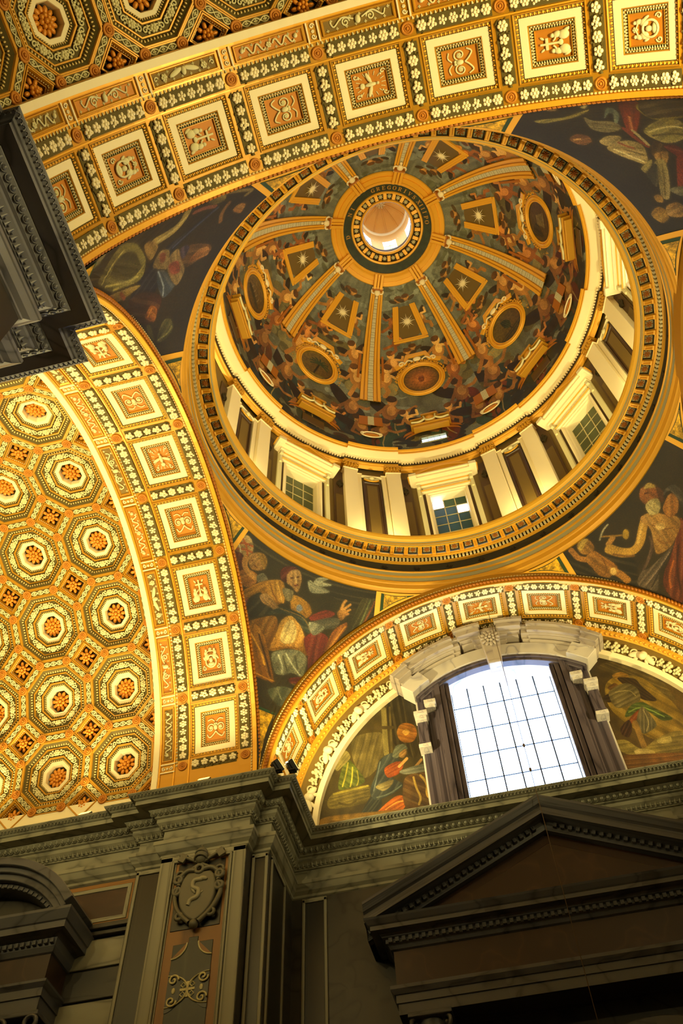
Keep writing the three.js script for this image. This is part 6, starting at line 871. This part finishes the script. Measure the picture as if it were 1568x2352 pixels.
// ---------------------------------------------------------------- curved pediment in the side bay
{
  const root = thing('curved_pediment', 'shade-darkened marble curved pediment and entablature on the side wall, cut by the picture edge', 'pediment'), CX = -11.9, HW = 1.95, ZF = -5.55, plan = [[CX - HW, -6.35], [CX - HW, ZF], [CX + HW, ZF], [CX + HW, -6.35]];
  mesh('architrave', run(plan, [[0, -4.5], [0, -4.25], [0.03, -4.24], [0.03, -4.08], [0.1, -4.0], [0.1, -3.95], [0, -3.94]]), M.shadedStone, root);
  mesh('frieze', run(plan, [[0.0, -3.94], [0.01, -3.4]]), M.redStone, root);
  mesh('cornice', run(plan, [[0.01, -3.4], [0.05, -3.38], [0.1, -3.28], [0.12, -3.12], [0.2, -3.08], [0.34, -3.06], [0.34, -2.92], [0.37, -2.9], [0.44, -2.72], [0.44, -2.66], [0, -2.6]]), M.shadedStone, root);
  mesh('dentil_moulding', rowX(CX - HW - 0.1, CX + HW + 0.1, -3.2, ZF + 0.13, 0.13, rbox(0.08, 0.1, 0.08, 0.008)), M.shadedStone, root);
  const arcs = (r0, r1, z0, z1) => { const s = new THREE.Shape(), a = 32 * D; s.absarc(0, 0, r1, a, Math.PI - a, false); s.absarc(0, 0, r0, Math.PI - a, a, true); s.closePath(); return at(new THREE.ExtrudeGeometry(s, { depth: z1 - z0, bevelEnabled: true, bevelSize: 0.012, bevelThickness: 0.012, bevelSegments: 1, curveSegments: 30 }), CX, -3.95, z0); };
  mesh('curved_cornice', merge([arcs(2.25, 2.36, -6.35, -5.42), arcs(2.36, 2.5, -6.35, -5.28), arcs(2.5, 2.62, -6.35, -5.2), arcs(2.62, 2.78, -6.35, -5.1)]), M.shadedStone, root);
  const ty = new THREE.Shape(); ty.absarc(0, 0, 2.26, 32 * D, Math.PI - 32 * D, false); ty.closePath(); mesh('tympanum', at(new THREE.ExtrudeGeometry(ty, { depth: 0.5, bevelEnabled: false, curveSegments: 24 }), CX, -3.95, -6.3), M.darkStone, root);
  const dn = []; for (let i = 0; i < 30; i++) { const t = (34 + 112 * (i + 0.5) / 30) * D; dn.push(at(rbox(0.08, 0.08, 0.08, 0.008), CX + 2.28 * cos(t), -3.95 + 2.28 * sin(t), -5.42, 0, 0, t - Math.PI / 2)); } mesh('dentil_moulding', merge(dn), M.shadedStone, root);
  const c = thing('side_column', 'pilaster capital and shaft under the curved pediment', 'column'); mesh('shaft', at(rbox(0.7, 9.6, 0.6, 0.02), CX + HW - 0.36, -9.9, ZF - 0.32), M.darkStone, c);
  mesh('capital', merge([at(rbox(0.86, 0.1, 0.74, 0.02), CX + HW - 0.36, -4.56, ZF - 0.32), ...[0, 1, 2, 3, 4].map((i) => at(ball(0.12, 7, 5), CX + HW - 0.66 + i * 0.15, -4.98, ZF + 0.0, 0.3, 0, 0, 0.7, 1.5, 0.5)), at(new THREE.TorusGeometry(0.12, 0.045, 6, 14), CX + HW - 0.04, -4.74, ZF + 0.04), at(new THREE.TorusGeometry(0.12, 0.045, 6, 14), CX + HW - 0.68, -4.74, ZF + 0.04)]), M.shadedStone, c);
  mesh('body', at(box(2 * HW - 0.1, 10, 0.7), CX, -9.5, -6.05), M.darkStone, root);
}
// ---------------------------------------------------------------- hanging chain in front of the window
{
  const t = thing('lamp_chain', 'thin hanging lamp chain with small bronze knobs in front of the window and pediment', 'chain');
  mesh('chain', tube([[0.3, 5.6, -6.7], [0.3, 0, -6.7], [0.3, -7.5, -6.7]], 0.008, 12, 5), M.brown, t);
  for (const y of [0.62, -0.1]) mesh('knob', at(ball(0.032, 8, 6), 0.3, y, -6.7, 0, 0, 0, 1, 1.8, 1), M.brown, t);
}

{ // plain right-hand arch that closes the bay
  const q = new QB(), n = 40; for (let i = 0; i < n; i++) { const t0 = Math.PI * i / n, t1 = Math.PI * (i + 1) / n, p = (t, r, x) => [x, r * sin(t), r * cos(t)]; q.quad(p(t0, 6, 6.02), p(t1, 6, 6.02), p(t1, 6.5, 6.02), p(t0, 6.5, 6.02)); q.quad(p(t0, 6, 6.02), p(t0, 6, 6.4), p(t1, 6, 6.4), p(t1, 6, 6.02)); }
  struct('trim_3', q.geo(), M.gold, 'gilded edge of the right-hand arch');
  const w = new QB(); w.quad([6.03, -15, -8.3], [6.03, -15, 16], [6.03, 0, 16], [6.03, 0, -8.3]); struct('wall_right_lower', w.geo(), M.greyStone, 'right-hand wall below the arch');
}
// ---------------------------------------------------------------- cornice floodlights: housing, glowing lens and the light itself
const lensMat = std({ color: '#fff0c0', emissive: '#ffca70', emissiveIntensity: 2 });
function floodlight(label, pos, aim, cd, angle = 75, pen = 0.9) {
  const t = thing('floodlight', label, 'floodlight', 'cornice floodlights'); t.position.set(...pos); t.scale.setScalar(1.25);
  const d = new THREE.Vector3(...aim).sub(t.position).normalize();
  const head = group('lamp_head', t); head.position.y = 0.14; head.quaternion.setFromUnitVectors(new THREE.Vector3(0, 0, 1), d);
  mesh('housing', merge([at(rbox(0.24, 0.16, 0.1, 0.015), 0, 0, -0.02), at(rbox(0.2, 0.12, 0.06, 0.01), 0, 0, -0.08)]), M.black, head);
  mesh('lens', at(box(0.2, 0.12, 0.01), 0, 0, 0.035), lensMat, head);
  mesh('bracket', merge([at(box(0.03, 0.14, 0.03), 0, 0.07, 0), at(rbox(0.14, 0.02, 0.12, 0.005), 0, 0.01, 0)]), M.black, t);
  const L = new THREE.SpotLight(WARM, cd * LAMP, 0, angle * D, pen, 2); L.name = 'flood_beam'; L.position.set(pos[0] + d.x * 0.065, pos[1] + 0.175 + d.y * 0.06, pos[2] + d.z * 0.065); L.target.position.set(...aim); L.castShadow = true; L.shadow.radius = 3; scene.add(L, L.target); L.target.name = 'flood_aim';
  return t;
}
const hid = (w) => 'black floodlight on top of the cornice, ' + w;
floodlight('small black floodlight at the far pier cornice corner, the one nearer the coffered side arch', [-5.3, 0.06, -5.42], [0, 5.6, -7.2], 90);
floodlight('second small black floodlight at the same cornice corner, the one nearer the window', [-4.98, 0.06, -5.5], [1.5, 5.8, -6.8], 90);
floodlight(hid('below the side vault'), [-10.2, 0.06, -5.85], [-10.5, 6, 1.5], 125);
floodlight(hid('deeper in the side vault'), [-13, 0.06, -5.85], [-13, 6, 1.5], 120);
floodlight(hid('near side of the side vault'), [-10.5, 0.06, 5.85], [-10.5, 6, -1], 125);
floodlight(hid('deep near side of the side vault'), [-13.2, 0.06, 5.85], [-13, 6, -1], 110);
floodlight(hid('under the foot of the side arch'), [-7.1, 0.06, -5.45], [-7.2, 6, 1.5], 120);
floodlight(hid('under the near foot of the side arch'), [-7.3, 0.06, 5.25], [-7.2, 6, -2], 90);
floodlight(hid('at the right foot of the near arch'), [5.3, 0.06, 7.2], [-1, 6, 7.2], 170);
floodlight(hid('at the right foot of the window arch'), [5.4, 0.06, -5.5], [0.5, 5.8, -6.9], 100);
floodlight(hid('right pier, aimed at the dome ring'), [5.2, 0.06, -5.2], [-2, 8, 2], 80);
floodlight(hid('near right pier, aimed at the dome ring'), [5.2, 0.06, 5.2], [-2, 8, -2], 110);
floodlight(hid('below the near vault'), [5.2, 0.06, 10], [-3, 6, 9.5], 70);
const RP = ['just right of the clear-paned window', 'between the two rightmost windows', 'right of the pale blue window', 'nearest the viewer on the right', 'nearest the viewer on the left', 'at the hidden left side', 'left of the olive-paned window', 'just left of the clear-paned window'];
for (let k = 0; k < 8; k++) { const a = azOf(k + 0.5), r = 6.0; floodlight('black floodlight on the dome ring ledge, ' + RP[k], [r * cos(a), 8.22, r * sin(a)], [r * 0.72 * cos(a), 16, r * 0.72 * sin(a)], 40, 80); }
renderer.render(scene, camera);
